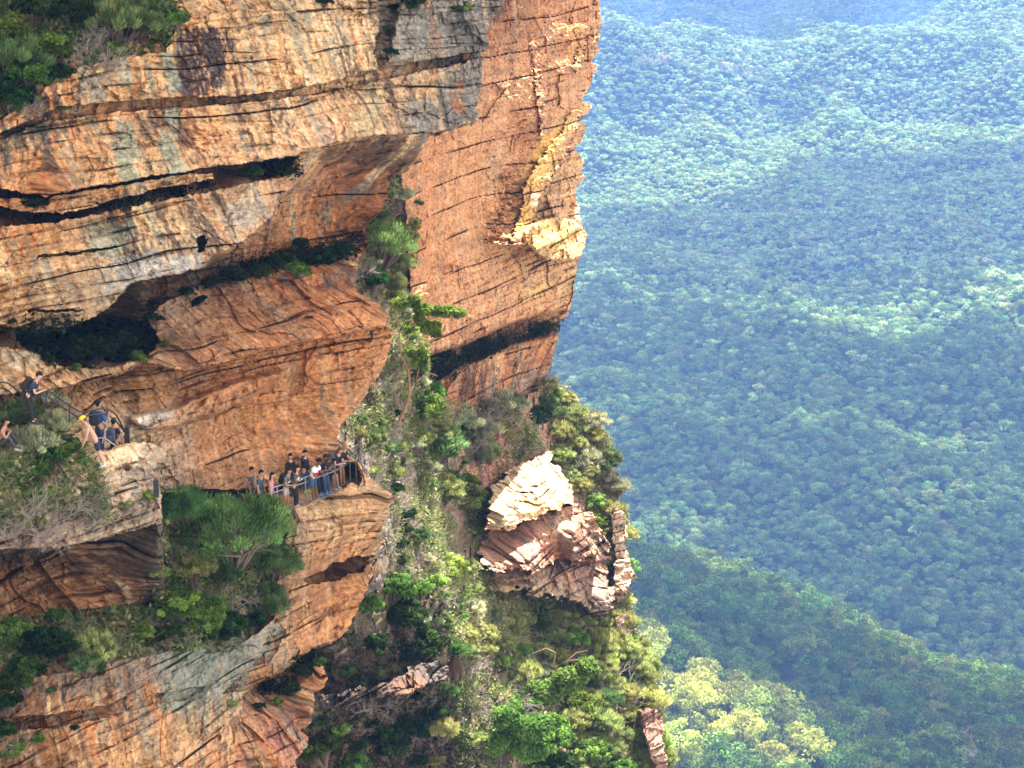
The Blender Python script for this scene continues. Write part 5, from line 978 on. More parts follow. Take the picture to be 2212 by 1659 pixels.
cover('undergrowth','far_cliff',[[(900,780),(1000,745),(1100,708),(1210,694),(1203,715),(1150,733),(1105,745),(1050,775),(1000,795),(940,830),(890,860)]],8000,37,[(.02,.03,.012),(.035,.05,.02),(.05,.07,.025)],ln=(.2,.4))
# leaning tree with orange limbs and flat clumps of leaves, at the foot of the gully
def limb_tree(name, base_px, Y, limbs, clumps, label, colr, colr2, leaf=.14, per=150):
    p0 = at(base_px[0],base_px[1],Y); root = empty(name,p0); parts=[]; L=[]
    def W(q): v = at(q[0],q[1],Y+(q[2] if len(q)>2 else 0)); return np.array(v-p0)
    for pts_,r in limbs:
        V,F = tube([W(q) for q in pts_],np.linspace(r*.6,r*.2,len(pts_)),6); parts.append((V,F,(0,0,0)))
    V,F,C = join_geo(parts); link(bpy.data.objects.new('trunk',np_mesh('trunk',V,F,mats=[LIMB],smooth=True)),root)
    rs = np.random.RandomState(hash_s(label)); parts=[]
    for (x,y,w_,h_) in clumps:
        c0 = W((x,y)); a = w_*Y/FP*.5; b = h_*Y/FP*.5
        for j in range(max(4,int(w_*h_/200))):
            c = c0+rs.uniform(-1,1,3)*np.array([a*.7,a*.6,b*.6]); n=per; d = rand_dirs(n,rs); P=c+d*(.4+.6*rs.rand(n,1))*np.array([a*.42+.1,a*.42+.1,b*.42+.08])
            V,F = leaf_tris(P,nrm(d*.4+np.array([0,0,.6])+rand_dirs(n,rs)*.6),leaf,rs,1.8); k=rs.rand(); cc=(np.array(colr)*(1-k)+np.array(colr2)*k)
            parts.append((V,F,np.repeat(np.tile(cc,(n,1))*(.65+.7*rs.rand(n,1)),4,0)))
    V,F,C = join_geo(parts); link(bpy.data.objects.new('crown',np_mesh('crown',V,F,cols=C,mats=[LEAF])),root)
    return tag(root,label,'tree')
limb_tree('leaning_tree',(872,905),95,[([(860,915),(876,880),(885,850),(883,800),(865,760),(862,720),(880,690)],.16),([(885,850),(900,820),(905,790)],.09),([(866,762),(880,735),(895,705),(893,680)],.08),([(862,722),(858,700),(866,670)],.06),([(895,705),(925,690),(960,680)],.05),([(883,800),(905,760),(925,735)],.06),([(900,825),(925,805),(945,812)],.05)],
  [(868,658,45,30),(900,650,40,24),(915,665,45,24),(945,672,50,24),(970,668,45,20),(990,676,30,18),(905,690,40,24),(930,712,42,36),(905,772,36,40),(885,760,26,20)],'leaning tree with bare orange limbs and flat bright leaf clumps before the far wall',(.10,.17,.03),(.24,.34,.06))
limb_tree('limb_tree',(1215,1500),96,[([(1215,1510),(1205,1470),(1200,1440),(1225,1428),(1250,1425)],.12),([(1195,1440),(1200,1410),(1180,1400),(1150,1412)],.07),([(1225,1428),(1245,1410),(1270,1405)],.06)],[(1235,1465,90,60),(1180,1490,80,50),(1265,1440,60,40)],'leafy tree with twisted orange limbs right of the grass tree',(.09,.15,.03),(.18,.26,.06))
limb_tree('limb_tree',(1120,1620),93,[([(1110,1659),(1115,1600),(1100,1560),(1130,1530)],.12),([(1115,1600),(1150,1590),(1175,1585)],.07)],[(1100,1545,80,60),(1150,1570,90,60),(1090,1600,70,60),(1150,1620,80,50)],'leafy tree with orange limbs on the bottom frame edge',(.08,.15,.03),(.17,.26,.05))
limb_tree('dead_tree',(1945,1600),800,[([(2105,1612,0),(2098,1595),(2085,1583),(2068,1580)],.7),([(2085,1583),(2095,1570),(2105,1572)],.5),([(2098,1595),(2112,1585)],.4)],[(2105,1625,30,10)],'bleached dead tree standing in the canopy at the lower right',(.08,.12,.04),(.1,.15,.05),leaf=.7,per=30)
bpy.data.objects['dead_tree'].children[0].data.materials[0] = TWIG
# grass tree
g0 = surf(G_,985,1440)+Vector((0,-.8,.2)); gt = empty('grass_tree',g0)
V,F = tube([(0,0,-.6),(0,0,.5),(0,0,.75)],[.16,.15,.1],8); link(bpy.data.objects.new('trunk',np_mesh('trunk',V,F,mats=[STEM])),gt)
V,F,C = grass_geo(90,R=.5,n=420,col=(.07,.13,.03),H=1.0,width=.018,droop=.35); V[:,2]+=.75; link(bpy.data.objects.new('crown',np_mesh('crown',V,F,cols=C,mats=[LEAF])),gt)
rs=np.random.RandomState(4); n=420; a=rs.rand(n)*6.28; P=np.stack([np.cos(a)*.12,np.sin(a)*.12,.72+.1*rs.rand(n)],1); D=nrm(np.stack([np.cos(a)*.33,np.sin(a)*.33,-np.ones(n)*1.0],1)+rand_dirs(n,rs)*.1)
V,F = blades(P,D,1.05,.03,rs); link(bpy.data.objects.new('skirt',np_mesh('skirt',V,F,cols=np.repeat(np.tile((.17,.12,.08),(n,1))*(.6+.8*rs.rand(n,1)),4,0),mats=[LEAF])),gt)
tag(gt,'grass tree with a spiky green head and brown hanging skirt on the slope','plant')
g1 = put(G_,'straw',1000,1075,60,'grey green grass skirt hanging under the round fresh green shrub')
# ---------- people, rails ----------
def skin_mesh(name, pts, edges, radii, root=0, sub=1, mats=()):
    me = bpy.data.meshes.new(name); me.from_pydata([tuple(p) for p in pts],edges,[]); me.update()
    o = bpy.data.objects.new(name,me); COL.objects.link(o)
    md = o.modifiers.new('skin','SKIN'); md.use_smooth_shade = True
    sv = me.skin_vertices[0].data if me.skin_vertices else None
    if sv is None: raise RuntimeError('no skin layer')
    for i,r in enumerate(radii):
        sv[i].radius = (r,r) if not isinstance(r,tuple) else r
        sv[i].use_root = (i==root)
    if sub: s = o.modifiers.new('sub','SUBSURF'); s.levels = sub; s.render_levels = sub
    dg = bpy.context.evaluated_depsgraph_get(); dg.update(); ev = o.evaluated_get(dg)
    m2 = bpy.data.meshes.new_from_object(ev); bpy.data.objects.remove(o); bpy.data.meshes.remove(me)
    v = np.empty(len(m2.vertices)*3,np.float32); m2.vertices.foreach_get('co',v); v=v.reshape(-1,3).astype(float)
    f = [tuple(p.vertices) for p in m2.polygons]; bpy.data.meshes.remove(m2)
    return v,f
def ell(c, r, R=None, nu=14, nv=10, bump=None):
    V=[];F=[]
    for j in range(nv+1):
        th=math.pi*j/nv
        for i in range(nu):
            ph=2*math.pi*i/nu; d=np.array([math.sin(th)*math.cos(ph),math.sin(th)*math.sin(ph),math.cos(th)]); k = bump(d) if bump else 1.0
            V.append(d*k*np.array(r))
    for j in range(nv):
        for i in range(nu): F.append((j*nu+i,(j+1)*nu+i,(j+1)*nu+(i+1)%nu,j*nu+(i+1)%nu))
    V=np.array(V); 
    if R is not None: V=V@np.array(R).T
    return V+np.array(c),F
def poly_obj(name, parts, mats, parent=None, smooth=True):
    V=[];F=[];mi=[];b=0
    for v,f,k in parts:
        V.append(v); F += [tuple(i+b for i in q) for q in f]; mi += [k]*len(f); b += len(v)
    me = bpy.data.meshes.new(name); me.from_pydata([tuple(x) for x in np.concatenate(V)],[],F); me.polygons.foreach_set('material_index',mi); me.polygons.foreach_set('use_smooth',[smooth]*len(F)); me.update()
    for m in mats: me.materials.append(m)
    return link(bpy.data.objects.new(name,me),parent)
SKIN = {'light':plain('skin_light',(.50,.29,.20),.55,noise=.05),'tan':plain('skin_tan',(.42,.22,.13),.55,noise=.05),'brown':plain('skin_brown',(.16,.075,.04),.55,noise=.05)}
BLK = plain('black_hair',(.004,.0035,.0035),.95,noise=.2); BLOND = plain('blond_hair',(.32,.19,.08),.6,noise=.2); BRN = plain('brown_hair',(.09,.045,.02),.6,noise=.2)
_cm = {}
def cloth(c,noise=.08):
    k = tuple(c)
    if k not in _cm: _cm[k] = plain('cloth',c,.9,noise=noise,scale=12)
    return _cm[k]
PEOPLE = 'visitors at the cliff lookout'
def person(foot, h, face, label, top, bottom, shoes=(.5,.5,.5), skin='tan', hair='short', hairm=None, lean=0, arms='rail', legs='long', pack=None, cap=None, sleeve='short', stance=.12, sit=False, prop=None, logo=None, bag=None, group=PEOPLE, headdrop=0, sideways=0):
    """foot: point between the feet; face: yaw the person looks along; lean: degrees the trunk is bent forward"""
    k = h/1.75; P = {}; ln = math.radians(lean)
    fx = np.array([1.,0,0]); up = np.array([0,0,1.])
    tr = np.array([math.sin(ln),0,math.cos(ln)])           # trunk direction
    sh_back = -.10*math.sin(ln)*4*.5
    hip = np.array([-.28*math.sin(ln),0,.92]) if not sit else np.array([0,0,.22])
    if sideways: tr = tr+np.array([0,sideways,0]); tr/=np.linalg.norm(tr)
    P['pelvis']=hip; P['waist']=hip+tr*.16; P['chest']=hip+tr*.34; P['neck0']=hip+tr*.50; P['neck']=hip+tr*.56+fx*.015
    hd = nrm(tr*.6+up*.5+fx*(.1+headdrop)); P['head']=P['neck']+hd*.13
    names=['pelvis','waist','chest','neck0','neck','head']; pts=[P[n] for n in names]; rad=[(.135,.105),(.12,.09),(.145,.10),(.07,.06),(.05,.05),(.055,.06)]; edges=[(0,1),(1,2),(2,3),(3,4),(4,5)]
    idx={n:i for i,n in enumerate(names)}
    def add(n,p,r,par): pts.append(np.array(p,float)); rad.append(r); idx[n]=len(pts)-1; P[n]=pts[-1]; edges.append((idx[par],idx[n]))
    for s,sn in ((1,'L'),(-1,'R')):
        y = np.array([0,s,0.])
        add('hip'+sn,hip+y*.09-up*.05,.085,'pelvis')
        if sit:
            kn = hip+fx*.38+y*.12+up*(.26 if s>0 else .20); an = kn+fx*.10-up*.40+fx*.08
        else:
            st = stance*s*.6; bx = .10*s if stance>.15 else .0
            an = np.array([bx,s*.09+st*.2,.07]); kn = (P['hip'+sn]+an)/2+fx*.03
        add('knee'+sn,kn,.055,'hip'+sn); add('calf'+sn,kn*.7+an*.3-fx*.015,.052,'knee'+sn); add('ankle'+sn,an,.036,'calf'+sn); add('toe'+sn,an+fx*.15-up*.035,.032,'ankle'+sn)
        add('shoulder'+sn,P['neck0']-tr*.05+y*.17,.058,'neck0')
        S = P['shoulder'+sn]; a = arms if isinstance(arms,str) else arms[0 if s>0 else 1]
        if a=='rail': wr = np.array([.34,s*.05+.04*s,1.07]); el = np.array([.22+S[0]*.3,s*.20,1.02]); el=(el+S)/2+np.array([-.02,s*.05,-.13])
        elif a=='down': el = S+np.array([.0,s*.06,-.29]); wr = el+np.array([.06,s*.01,-.25])
        elif a=='head': el = S+np.array([.10,s*.20,.12]); wr = P['head']+np.array([.0,s*.10,.06])
        elif a=='crossed': el = S+np.array([.03,s*.07,-.28]); wr = el+np.array([.18,-s*.22,.10])
        elif a=='knee': el = S+np.array([.14,s*.10,-.22]); wr = P['knee'+sn]+np.array([-.04,0,.07])
        elif a=='prop': el = S+np.array([.14,s*.05,-.24]); wr = S+np.array([.34,s*.05,-.44])
        elif a=='hold': el = S+np.array([.06,s*.08,-.27]); wr = el+np.array([.20,-s*.06,.10])
        # fixed arm lengths
        el = S+nrm(el-S)*.29; wr = el+nrm(wr-el)*.25
        add('elbow'+sn,el,.040,'shoulder'+sn); add('fore'+sn,el*.7+wr*.3,.038,'elbow'+sn); add('wrist'+sn,wr,.025,'fore'+sn)
        d = nrm(wr-el); q = nrm(np.cross(d,up)); hand = wr+d*.07; add('palm'+sn,hand,(.036,.018),'wrist'+sn)
        for fi in range(4): add('finger%d'%fi+sn,hand+d*(.085-.012*abs(fi-1.4))+q*(fi-1.5)*.019-up*.02,.0085,'palm'+sn)
        add('thumb'+sn,wr+d*.07+q*.05*s+up*.005,.010,'wrist'+sn)
    pts=[p*k for p in pts]; P={n:p*k for n,p in P.items()}; rad=[(r[0]*k,r[1]*k) if isinstance(r,tuple) else r*k for r in rad]
    v,f = skin_mesh('b',pts,edges,rad,root=0,sub=1)
    Rh = np.stack([nrm(np.cross([0,1.,0],hd)),[0,1.,0],hd],1)      # head frame: x forward, z up
    hc = P['head']+hd*.055*k
    def face_b(d):
        b = 1.0
        if d[0]>.8 and abs(d[1])<.25 and -.35<d[2]<.05: b += .16     # nose
        if d[0]>.75 and .02<d[2]<.30 and .15<abs(d[1])<.55: b -= .05 # eye sockets
        if d[2]<-.6 and d[0]>.1: b += .07                            # chin
        if abs(d[1])>.9 and -.2<d[2]<.2: b += .10                    # ears
        return b
    hv,hf = ell(hc,(.098*k,.076*k,.122*k),Rh,18,14,face_b)
    eyes=[]
    for s in (-1,1):
        ev_,ef = ell(hc+Rh@np.array([.088*k,s*.030*k,.010*k]),(.010*k,.014*k,.008*k),Rh,6,4); eyes.append((ev_,ef,1))
    mv,mf = ell(hc+Rh@np.array([.088*k,0,-.052*k]),(.008*k,.022*k,.006*k),Rh,6,4)
    body = poly_obj('person',[(v,f,0),(hv,hf,0)]+eyes+[(mv,mf,2)],[SKIN[skin],BLK,cloth((.30,.10,.08))])
    body.location = foot; body.rotation_euler = (0,0,face); tag(body,label,'person',group)
    def J(n): return P[n]
    # shirt
    if top is not None:
        tp=['pelvis','waist','chest','neck0']; sp=[J('pelvis')+np.array([0,0,-.07])*k,J('waist'),J('chest'),J('neck0')]; sr=[(.165*k,.125*k),(.148*k,.115*k),(.172*k,.125*k),(.085*k,.075*k)]; se=[(0,1),(1,2),(2,3)]
        for sn in 'LR':
            a=len(sp); sp.append(J('shoulder'+sn)); sr.append(.075*k); se.append((3,a)); sp.append(J('shoulder'+sn)*.45+J('elbow'+sn)*.55); sr.append(.064*k); se.append((a,a+1))
            if sleeve=='long': sp.append(J('elbow'+sn)); sr.append(.055*k); se.append((a+1,a+2)); sp.append(J('wrist'+sn)*.9+J('elbow'+sn)*.1); sr.append(.040*k); se.append((a+2,a+3))
        sv,sf = skin_mesh('s',sp,se,sr); poly_obj('shirt',[(sv,sf,0)],[cloth(top)],body)
        if logo:
            c,w_,hh,col = logo; R0 = np.stack([np.cross([0,1.,0],tr),[0,1.,0],tr],1); cc = (J('chest')*(1-c)+J('waist')*c)+R0@np.array([.135*k,0,0])
            bv = np.array([[0,-1,-1],[0,1,-1],[0,1,1],[0,-1,1],[-.06,-1,-1],[-.06,1,-1],[-.06,1,1],[-.06,-1,1]],float)*np.array([1,w_,hh]); bv=(R0@bv.T).T+cc
            poly_obj('shirt_print',[(bv,[(0,1,2,3),(7,6,5,4),(0,4,5,1),(1,5,6,2),(2,6,7,3),(3,7,4,0)],0)],[cloth(col)],bpy.data.objects[body.children[-1].name],False)
    # trousers, shorts or skirt
    sp=[J('waist')*.35+J('pelvis')*.65,J('pelvis')]; sr=[(.155*k,.12*k),(.158*k,.125*k)]; se=[(0,1)]
    for sn in 'LR':
        a=len(sp); sp.append(J('hip'+sn)); sr.append(.105*k); se.append((1,a))
        if legs=='long': sp += [J('knee'+sn),J('ankle'+sn)*.93+J('knee'+sn)*.07]; sr += [.078*k,.062*k]; se += [(a,a+1),(a+1,a+2)]
        elif legs=='shorts': sp += [J('knee'+sn)*.85+J('hip'+sn)*.15]; sr += [.092*k]; se += [(a,a+1)]
        else: sp += [J('knee'+sn)*.45+J('hip'+sn)*.55]; sr += [.095*k]; se += [(a,a+1)]
    sv,sf = skin_mesh('t',sp,se,sr,root=1); poly_obj('trousers' if legs=='long' else 'shorts',[(sv,sf,0)],[cloth(bottom)],body)
    for sn in 'LR':
        a,t = J('ankle'+sn),J('toe'+sn); d = nrm(t-a); c=(a+t)/2-np.array([0,0,.018*k]); R = np.stack([nrm(t-a),[0,1.,0],np.cross(nrm(t-a),[0,1.,0])],1)
        vv,ff = ell(c,(.145*k,.052*k,.048*k),R,12,8); poly_obj('shoe',[(vv,ff,0)],[cloth(shoes)],body)
    hm = hairm or BLK
    def hb(d): return 1.0 if (d[2]>.15 or d[0]<.05) else .80
    hv,hf = ell(hc+Rh@np.array([-.012*k,0,.022*k]),(.110*k,.090*k,.122*k),Rh,18,14,hb); hp=[(hv,hf,0)]
    if hair=='long':
        a,b_ = ell(hc+Rh@np.array([-.055*k,0,-.12*k]),(.055*k,.095*k,.20*k),Rh,12,8); hp.append((a,b_,0))
    if hair=='bun': a,b_ = ell(hc+Rh@np.array([-.04*k,0,.15*k]),(.05*k,.05*k,.05*k),Rh,10,6); hp.append((a,b_,0))
    if hair=='curly':
        rs_=np.random.RandomState(3)
        for _ in range(16):
            d=rand_dirs(1,rs_)[0]; d[2]=abs(d[2]); d[0]-=.3; d/=np.linalg.norm(d); a,b_=ell(hc+Rh@(d*np.array([.10,.09,.12])*k),(.042*k,)*3,None,7,5); hp.append((a,b_,0))
    poly_obj('hair',hp,[hm],body)
    if cap is not None:
        a,b_ = ell(hc+Rh@np.array([-.005*k,0,.045*k]),(.118*k,.098*k,.100*k),Rh,16,10,lambda d:1.0 if d[2]>-.05 else .8); c_,d_ = ell(hc+Rh@np.array([.125*k,0,.045*k]),(.075*k,.068*k,.012*k),Rh,12,6)
        poly_obj('cap',[(a,b_,0),(c_,d_,0)],[cloth(cap)],body)
    if pack is not None:
        R0 = np.stack([np.cross([0,1.,0],tr),[0,1.,0],tr],1); cc = J('chest')*.75+J('waist')*.25-R0[:,0]*.20*k
        def pb(d): return 1/max(abs(d[0])**4+abs(d[1])**4+abs(d[2])**4,1e-6)**.25
        a,b_ = ell(cc,(.11*k,.155*k,.24*k),R0,16,12,pb); pk = poly_obj('backpack',[(a,b_,0)],[cloth(pack)],body)
        a,b_ = ell(cc-R0[:,0]*.09*k-R0[:,2]*.08*k,(.05*k,.11*k,.11*k),R0,12,8,pb); poly_obj('pocket',[(a,b_,0)],[cloth(tuple(min(1,c*1.3+.005) for c in pack))],pk)
        for s in (-1,1):
            q=[cc+R0@np.array(x)*k for x in ((.10,s*.11,.20),(.22,s*.12,.22),(.34,s*.11,.10),(.30,s*.12,-.10),(.1,s*.13,-.18))]; a,b_ = tube(q,[.018*k]*5,5); poly_obj('strap',[(a,[tuple(z) for z in b_],0)],[cloth(pack)],pk)
    return body
OUTW = math.atan2(-.55,.83)
FZ = FLOOR_Z+.03
def ft(px,py): return at_z(px,py,FZ)
if not globals().get('SKIP_ROCK'):
    navy=(.012,.016,.04); black=(.008,.008,.010); jean=(.035,.075,.17)
    person(ft(621,1099),1.62,OUTW+.15,'person in a grey tee shirt and pale shorts with a black backpack',(.13,.14,.17),(.42,.36,.30),skin='tan',lean=16,pack=black,legs='shorts',logo=(.35,.085,.028,(.75,.75,.78)),shoes=(.3,.3,.3))
    person(ft(640,1096),1.64,OUTW+.35,'person in a black and white patterned top and black trousers',(.06,.06,.06),black,skin='light',hair='long',lean=10,arms='crossed',sleeve='long',shoes=(.7,.7,.7),logo=(.4,.10,.09,(.6,.6,.6)))
    person(ft(629,1068),1.62,OUTW-.2,'person in a black hooded jacket half hidden behind the patterned top',black,black,skin='light',hair='short',lean=0,arms='down',sleeve='long',shoes=(.03,.03,.03))
    person(ft(660,1063),1.66,OUTW+.1,'person with long black hair, dark sweater and jeans, one hand raised to the head',(.012,.015,.035),jean,skin='light',hair='long',arms=('down','head'),sleeve='long',shoes=(.35,.6,.08))
    person(ft(681,1084),1.80,OUTW+.1,'person with curly hair in a white tee shirt with a red stripe',(.80,.80,.82),jean,skin='brown',hair='curly',lean=24,legs='shorts',shoes=(.75,.7,.7),logo=(.55,.11,.055,(.60,.02,.04)),headdrop=.35)
    person(ft(694,1070),1.76,OUTW+.05,'person with sunglasses in a black tee shirt and dark jeans bent low over the rail',black,(.012,.02,.045),skin='brown',hair='short',lean=30,shoes=(.05,.25,.5),headdrop=.25)
    person(ft(707,1068),1.74,OUTW,'person in a dark cap, black tee shirt and blue jeans with blue shoes',(.015,.017,.03),jean,skin='brown',lean=26,cap=(.05,.05,.08),shoes=(.05,.30,.60),headdrop=.2)
    person(ft(727,1057),1.82,OUTW,'bearded person in black tee shirt and dark green shorts leaning far over',black,(.03,.04,.03),skin='light',hairm=BRN,lean=32,legs='shorts',shoes=(.45,.5,.55))
    person(ft(741,1049),1.74,OUTW+.1,'person with a blond top knot and denim mini skirt',black,(.30,.38,.48),skin='tan',hair='bun',hairm=BLOND,lean=18,legs='mini',shoes=(.25,.04,.06))
    person(ft(587,1108),1.56,OUTW+.5,'person with long black hair in a pink top, next to the shrub',(.62,.26,.32),(.05,.06,.1),skin='light',hair='long',lean=6,arms='down')
    person(ft(564,1108),1.66,OUTW+.2,'person with short black hair in a teal shirt behind the shrub',(.03,.10,.13),(.05,.06,.1),skin='light',lean=6,arms='down')
    person(ft(544,1098),1.60,OUTW+.3,'person of whom only the black hair shows over the shrub',(.1,.1,.12),(.05,.06,.1),skin='tan',lean=4,arms='down')
    G2='visitors on the cliff stairs'
    person(at(74,914,61.6),1.76,-.05,'person in a navy tee shirt with a dark backpack leaning on the upper handrail',(.015,.025,.05),black,skin='light',lean=34,pack=(.015,.010,.012),group=G2,headdrop=.1,shoes=(.02,.02,.02))
    person(at(217,978,65.6),1.80,.9,'person in a blue denim shirt with a black backpack seen from behind on the stairs',(.03,.09,.24),(.02,.035,.09),skin='tan',pack=(.010,.014,.03),arms='hold',sleeve='long',group=G2)
    person(at(250,1010,66.6),1.72,1.2,'person with a slate grey backpack seen from behind below the denim shirt',(.012,.015,.03),black,skin='tan',pack=(.07,.08,.13),arms='hold',group=G2)
    person(at(226,1006,63.0),1.78,math.pi+.15,'shirtless person in a yellow cap and navy shorts leaning back on the terrace rock',None,(.015,.018,.05),skin='light',hair='short',hairm=BRN,cap=(.75,.52,.03),lean=10,arms='prop',legs='shorts',shoes=(.6,.6,.65),group=G2).rotation_euler = Euler((0,.30,math.pi+.15))
    person(at(0,968,61.2),1.70,-.1,'seated shirtless person in black and white trousers at the left frame edge',None,(.05,.05,.06),skin='tan',sit=True,arms='knee',lean=22,group=G2)
    # steel fence of the lookout
    STEEL = plain('galvanised_steel',(.33,.36,.40),.45,.6,noise=.1); BLACKP = plain('black_painted_steel',(.02,.022,.028),.4,.3,noise=.15)
    def catmull(pts,n=6):
        pts=[np.array(p,float) for p in pts]; out=[]
        for i in range(len(pts)-1):
            p0,p1,p2,p3 = pts[max(i-1,0)],pts[i],pts[i+1],pts[min(i+2,len(pts)-1)]
            for t in np.arange(n)/n: out.append(.5*((2*p1)+(-p0+p2)*t+(2*p0-5*p1+4*p2-p3)*t*t+(-p0+3*p1-3*p2+p3)*t**3))
        return out+[pts[-1]]
    def pipe(name,pts,r,m,parent,smooth=True,sub=6):
        q = catmull(pts,sub) if sub>1 else [np.array(p,float) for p in pts]; v,f = tube(q,[r]*len(q),8); return poly_obj(name,[(v,[tuple(x) for x in f],0)],[m],parent)
    base=[(580,1112),(615,1101),(635,1094),(660,1086),(690,1074),(724,1060),(750,1046),(762,1039),(770,1046)]
    B=[np.array(at_z(x,y,FZ)) for x,y in base]; fo = empty('lookout_railing',tuple(B[0])); tag(fo,'grey steel railing with three bars round the edge of the crowded lookout','railing')
    L0=B[0]; B=[b-L0 for b in B]
    for hh,r in ((.07,.020),(.80,.024),(1.0,.026)): pipe('rail',[b+np.array([0,0,hh]) for b in B],r,STEEL,fo)
    for x,y in ((600,1105),(661,1085),(724,1060),(757,1042),(770,1046)): b=np.array(at_z(x,y,FZ))-L0; pipe('post',[b+np.array([0,0,-.15]),b+np.array([0,0,1.0])],.026,STEEL,fo,sub=1)
    # dark mesh gate at the end of the lookout
    g0=at_z(726,1003,FZ); go_=empty('mesh_gate',g0); tag(go_,'dark mesh gate closing the end of the lookout','gate')
    A=np.zeros(3); Bq=np.array(at_z(770,1044,FZ)-g0)
    for p in (A,Bq): pipe('post',[p+np.array([0,0,-.1]),p+np.array([0,0,1.15])],.03,BLACKP,go_,sub=1)
    for hh in (.1,1.1): pipe('bar',[A+np.array([0,0,hh]),Bq+np.array([0,0,hh])],.022,BLACKP,go_,sub=1)
    wires=[];n=26
    for i in range(1,n):
        a=A+(Bq-A)*i/n; wires.append(tube([a+np.array([0,0,.1]),a+np.array([0,0,1.1])],[.005,.005],4))
    for i in range(1,12): wires.append(tube([A+np.array([0,0,.1+i/12]),Bq+np.array([0,0,.1+i/12])],[.005,.005],4))
    poly_obj('mesh_panel',[(v,[tuple(x) for x in f],0) for v,f in wires],[BLACKP],go_)
    # bent handrail of the stairs
    def YY(x): return float(np.interp(x,[-20,0,100,180,250,276],[60.6,61,62,63.6,65.2,66]))
    top=[(-20,826),(0,825.5),(14,827),(26,834),(40,846),(51,848),(80,845),(103,844),(122,856),(152,877),(177,890),(210,884),(228,884),(245,891),(257,907),(269,932),(274,940)]
    low=[(-20,838),(0,838),(12,840),(25,850),(35,857),(51,860),(96,855),(108,860),(122,871),(149,888),(171,900),(201,896),(228,895),(245,905),(259,919),(271,936)]
    r0=at(0,870,61); ho=empty('stair_handrail',r0); tag(ho,'black bent handrail winding down the cliff stairs','handrail')
    for pts_ in (top,low): pipe('rail',[np.array(at(x,y,YY(x))-r0) for x,y in pts_],.028,BLACKP,ho)
    pipe('rail',[np.array(at(x,y,64.3)-r0) for x,y in ((205,949),(216,946),(228,948),(240,956),(250,963))],.022,STEEL,ho)
    for x,y0,y1 in ((49,847,885),(100,844,880),(150,876,912),(270,932,975)): pipe('post',[np.array(at(x,y0,YY(x))-r0),np.array(at(x,y1,YY(x))-r0)],.022,BLACKP,ho,sub=1)
    pipe('post',[np.array(at(236,888,64.8)-r0),np.array(at(228,930,64.7)-r0),np.array(at(221,958,64.6)-r0)],.022,STEEL,ho,sub=1)
    for (x,y0,y1,Y,lb) in ((276,914,962,65.6,'thick black pointed post at the lower end of the stair handrail'),(338,1028,1072,63.5,'short black pointed post below the cream boulder')):
        p=at(x,y1,Y); w_=.075; hh=(y1-y0)*Y/FP
        V=np.array([(-w_,-w_,0),(w_,-w_,0),(w_,w_,0),(-w_,w_,0),(-w_,-w_,hh-.07),(w_,-w_,hh-.07),(w_,w_,hh-.07),(-w_,w_,hh-.07),(0,0,hh)])
        o=poly_obj('bollard',[(V,[(3,2,1,0),(0,1,5,4),(1,2,6,5),(2,3,7,6),(3,0,4,7),(4,5,8),(5,6,8),(6,7,8),(7,4,8)],0)],[BLACKP],None,False); o.location=p; tag(o,lb,'post')
# ---------- light, sky, camera ----------


w = bpy.data.worlds.new('World'); sc.world = w; w.use_nodes = True; nt = w.node_tree; nt.nodes.clear()
sky = nt.nodes.new('ShaderNodeTexSky'); sky.sky_type = 'NISHITA'; sky.sun_disc = False; sky.sun_elevation = SUN_EL; sky.sun_rotation = SUN_AZ
sky.altitude = 900; sky.air_density = 1.0; sky.dust_density = 3.0; sky.ozone_density = 1.0
bg = nt.nodes.new('ShaderNodeBackground'); bg.inputs['Strength'].default_value = .073
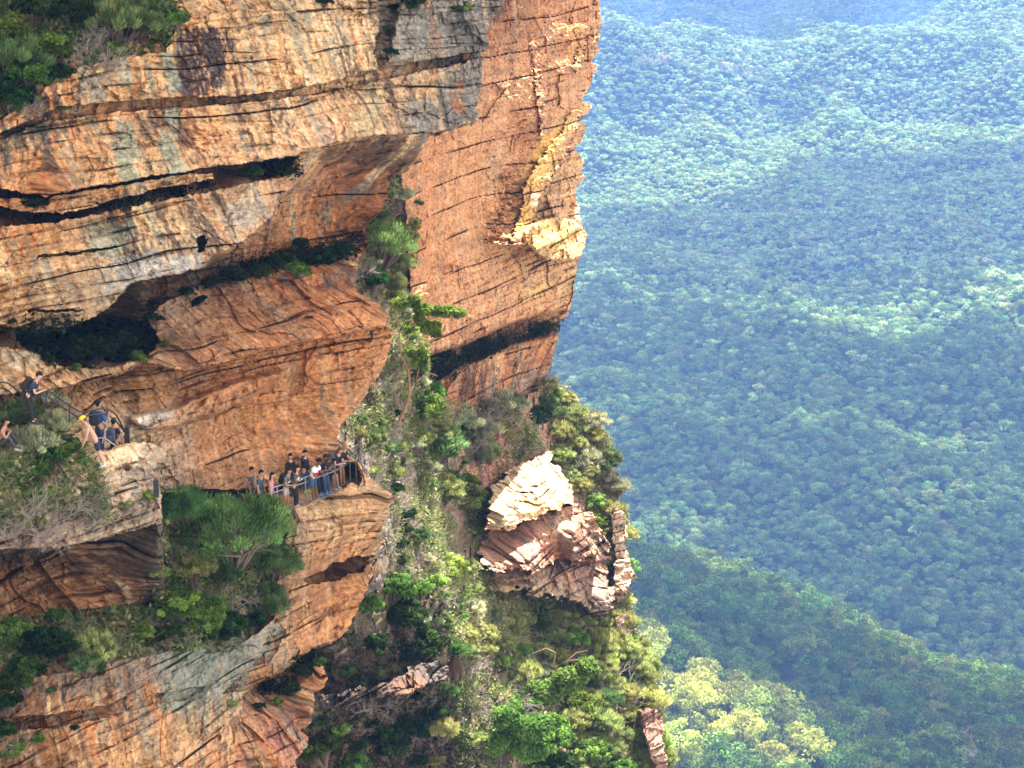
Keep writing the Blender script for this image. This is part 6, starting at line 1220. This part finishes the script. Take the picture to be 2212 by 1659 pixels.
# broken white cloud over the blue
tc = nt.nodes.new('ShaderNodeTexCoord'); no = nt.nodes.new('ShaderNodeTexNoise'); no.inputs['Scale'].default_value = 2.2; no.inputs['Detail'].default_value = 6
nt.links.new(tc.outputs['Generated'],no.inputs['Vector'])
mr = nt.nodes.new('ShaderNodeMapRange'); mr.inputs['From Min'].default_value=.38; mr.inputs['From Max'].default_value=.58; nt.links.new(no.outputs[0],mr.inputs[0])
mx = nt.nodes.new('ShaderNodeMix'); mx.data_type = 'RGBA'; mx.inputs['B'].default_value = (9.5,8.7,7.6,1)
nt.links.new(mr.outputs[0],mx.inputs['Factor']); nt.links.new(sky.outputs[0],mx.inputs['A']); nt.links.new(mx.outputs['Result'],bg.inputs[0])
wo = nt.nodes.new('ShaderNodeOutputWorld'); nt.links.new(bg.outputs[0],wo.inputs[0])
sl = bpy.data.lights.new('sun','SUN'); sl.energy = 5.0; sl.angle = math.radians(.5); sl.color = (1,.95,.86)
so = bpy.data.objects.new('sun',sl); link(so); so.rotation_euler = (-SDIR).to_track_quat('-Z','Y').to_euler(); so.location = (0,0,CZ+300)
cam = bpy.data.cameras.new('camera'); cam.sensor_width = 36; cam.lens = 36*FP/2212; cam.clip_end = 30000; cam.clip_start = .5
co = bpy.data.objects.new('camera',cam); link(co); co.location = (0,0,CZ); co.rotation_euler = (math.pi/2-TH,0,0); sc.camera = co
sc.view_settings.view_transform = 'Standard'; sc.view_settings.look = 'None'; sc.view_settings.exposure = EXPO; sc.view_settings.gamma = 1; sc.view_settings.use_curve_mapping = False
cy = sc.cycles; cy.max_bounces = 5; cy.diffuse_bounces = 3; cy.transmission_bounces = 3; cy.volume_bounces = 0; cy.transparent_max_bounces = 4; cy.glossy_bounces = 1
cy.use_denoising = True; cy.use_adaptive_sampling = True; cy.adaptive_threshold = .02
if 'CLOUD_SHADE' in globals():
    for k,p in enumerate(CLOUD_SHADE): cloud(p,120+k*11)
    # the blue air of the valley
    def box(name,a,b):
        v=[(x,y,z) for z in (a[2],b[2]) for y in (a[1],b[1]) for x in (a[0],b[0])]
        me=bpy.data.meshes.new(name); me.from_pydata(v,[],[(0,2,3,1),(4,5,7,6),(0,1,5,4),(2,6,7,3),(0,4,6,2),(1,3,7,5)]); me.update(); return link(bpy.data.objects.new(name,me))
    hz = box('haze',(-3000,-60,LOWEST-1.5),(3700,7800,CZ+46)); tag(hz,kind='stuff')
    m, nt2 = new_mat('haze_air'); out = N(nt2,'ShaderNodeOutputMaterial'); pv = N(nt2,'ShaderNodeVolumePrincipled')
    pv.inputs['Color'].default_value = HAZE_COL; pv.inputs['Density'].default_value = HAZE_D; pv.inputs['Anisotropy'].default_value = .2
    nt2.links.new(pv.outputs[0],out.inputs['Volume']); hz.data.materials.append(m)
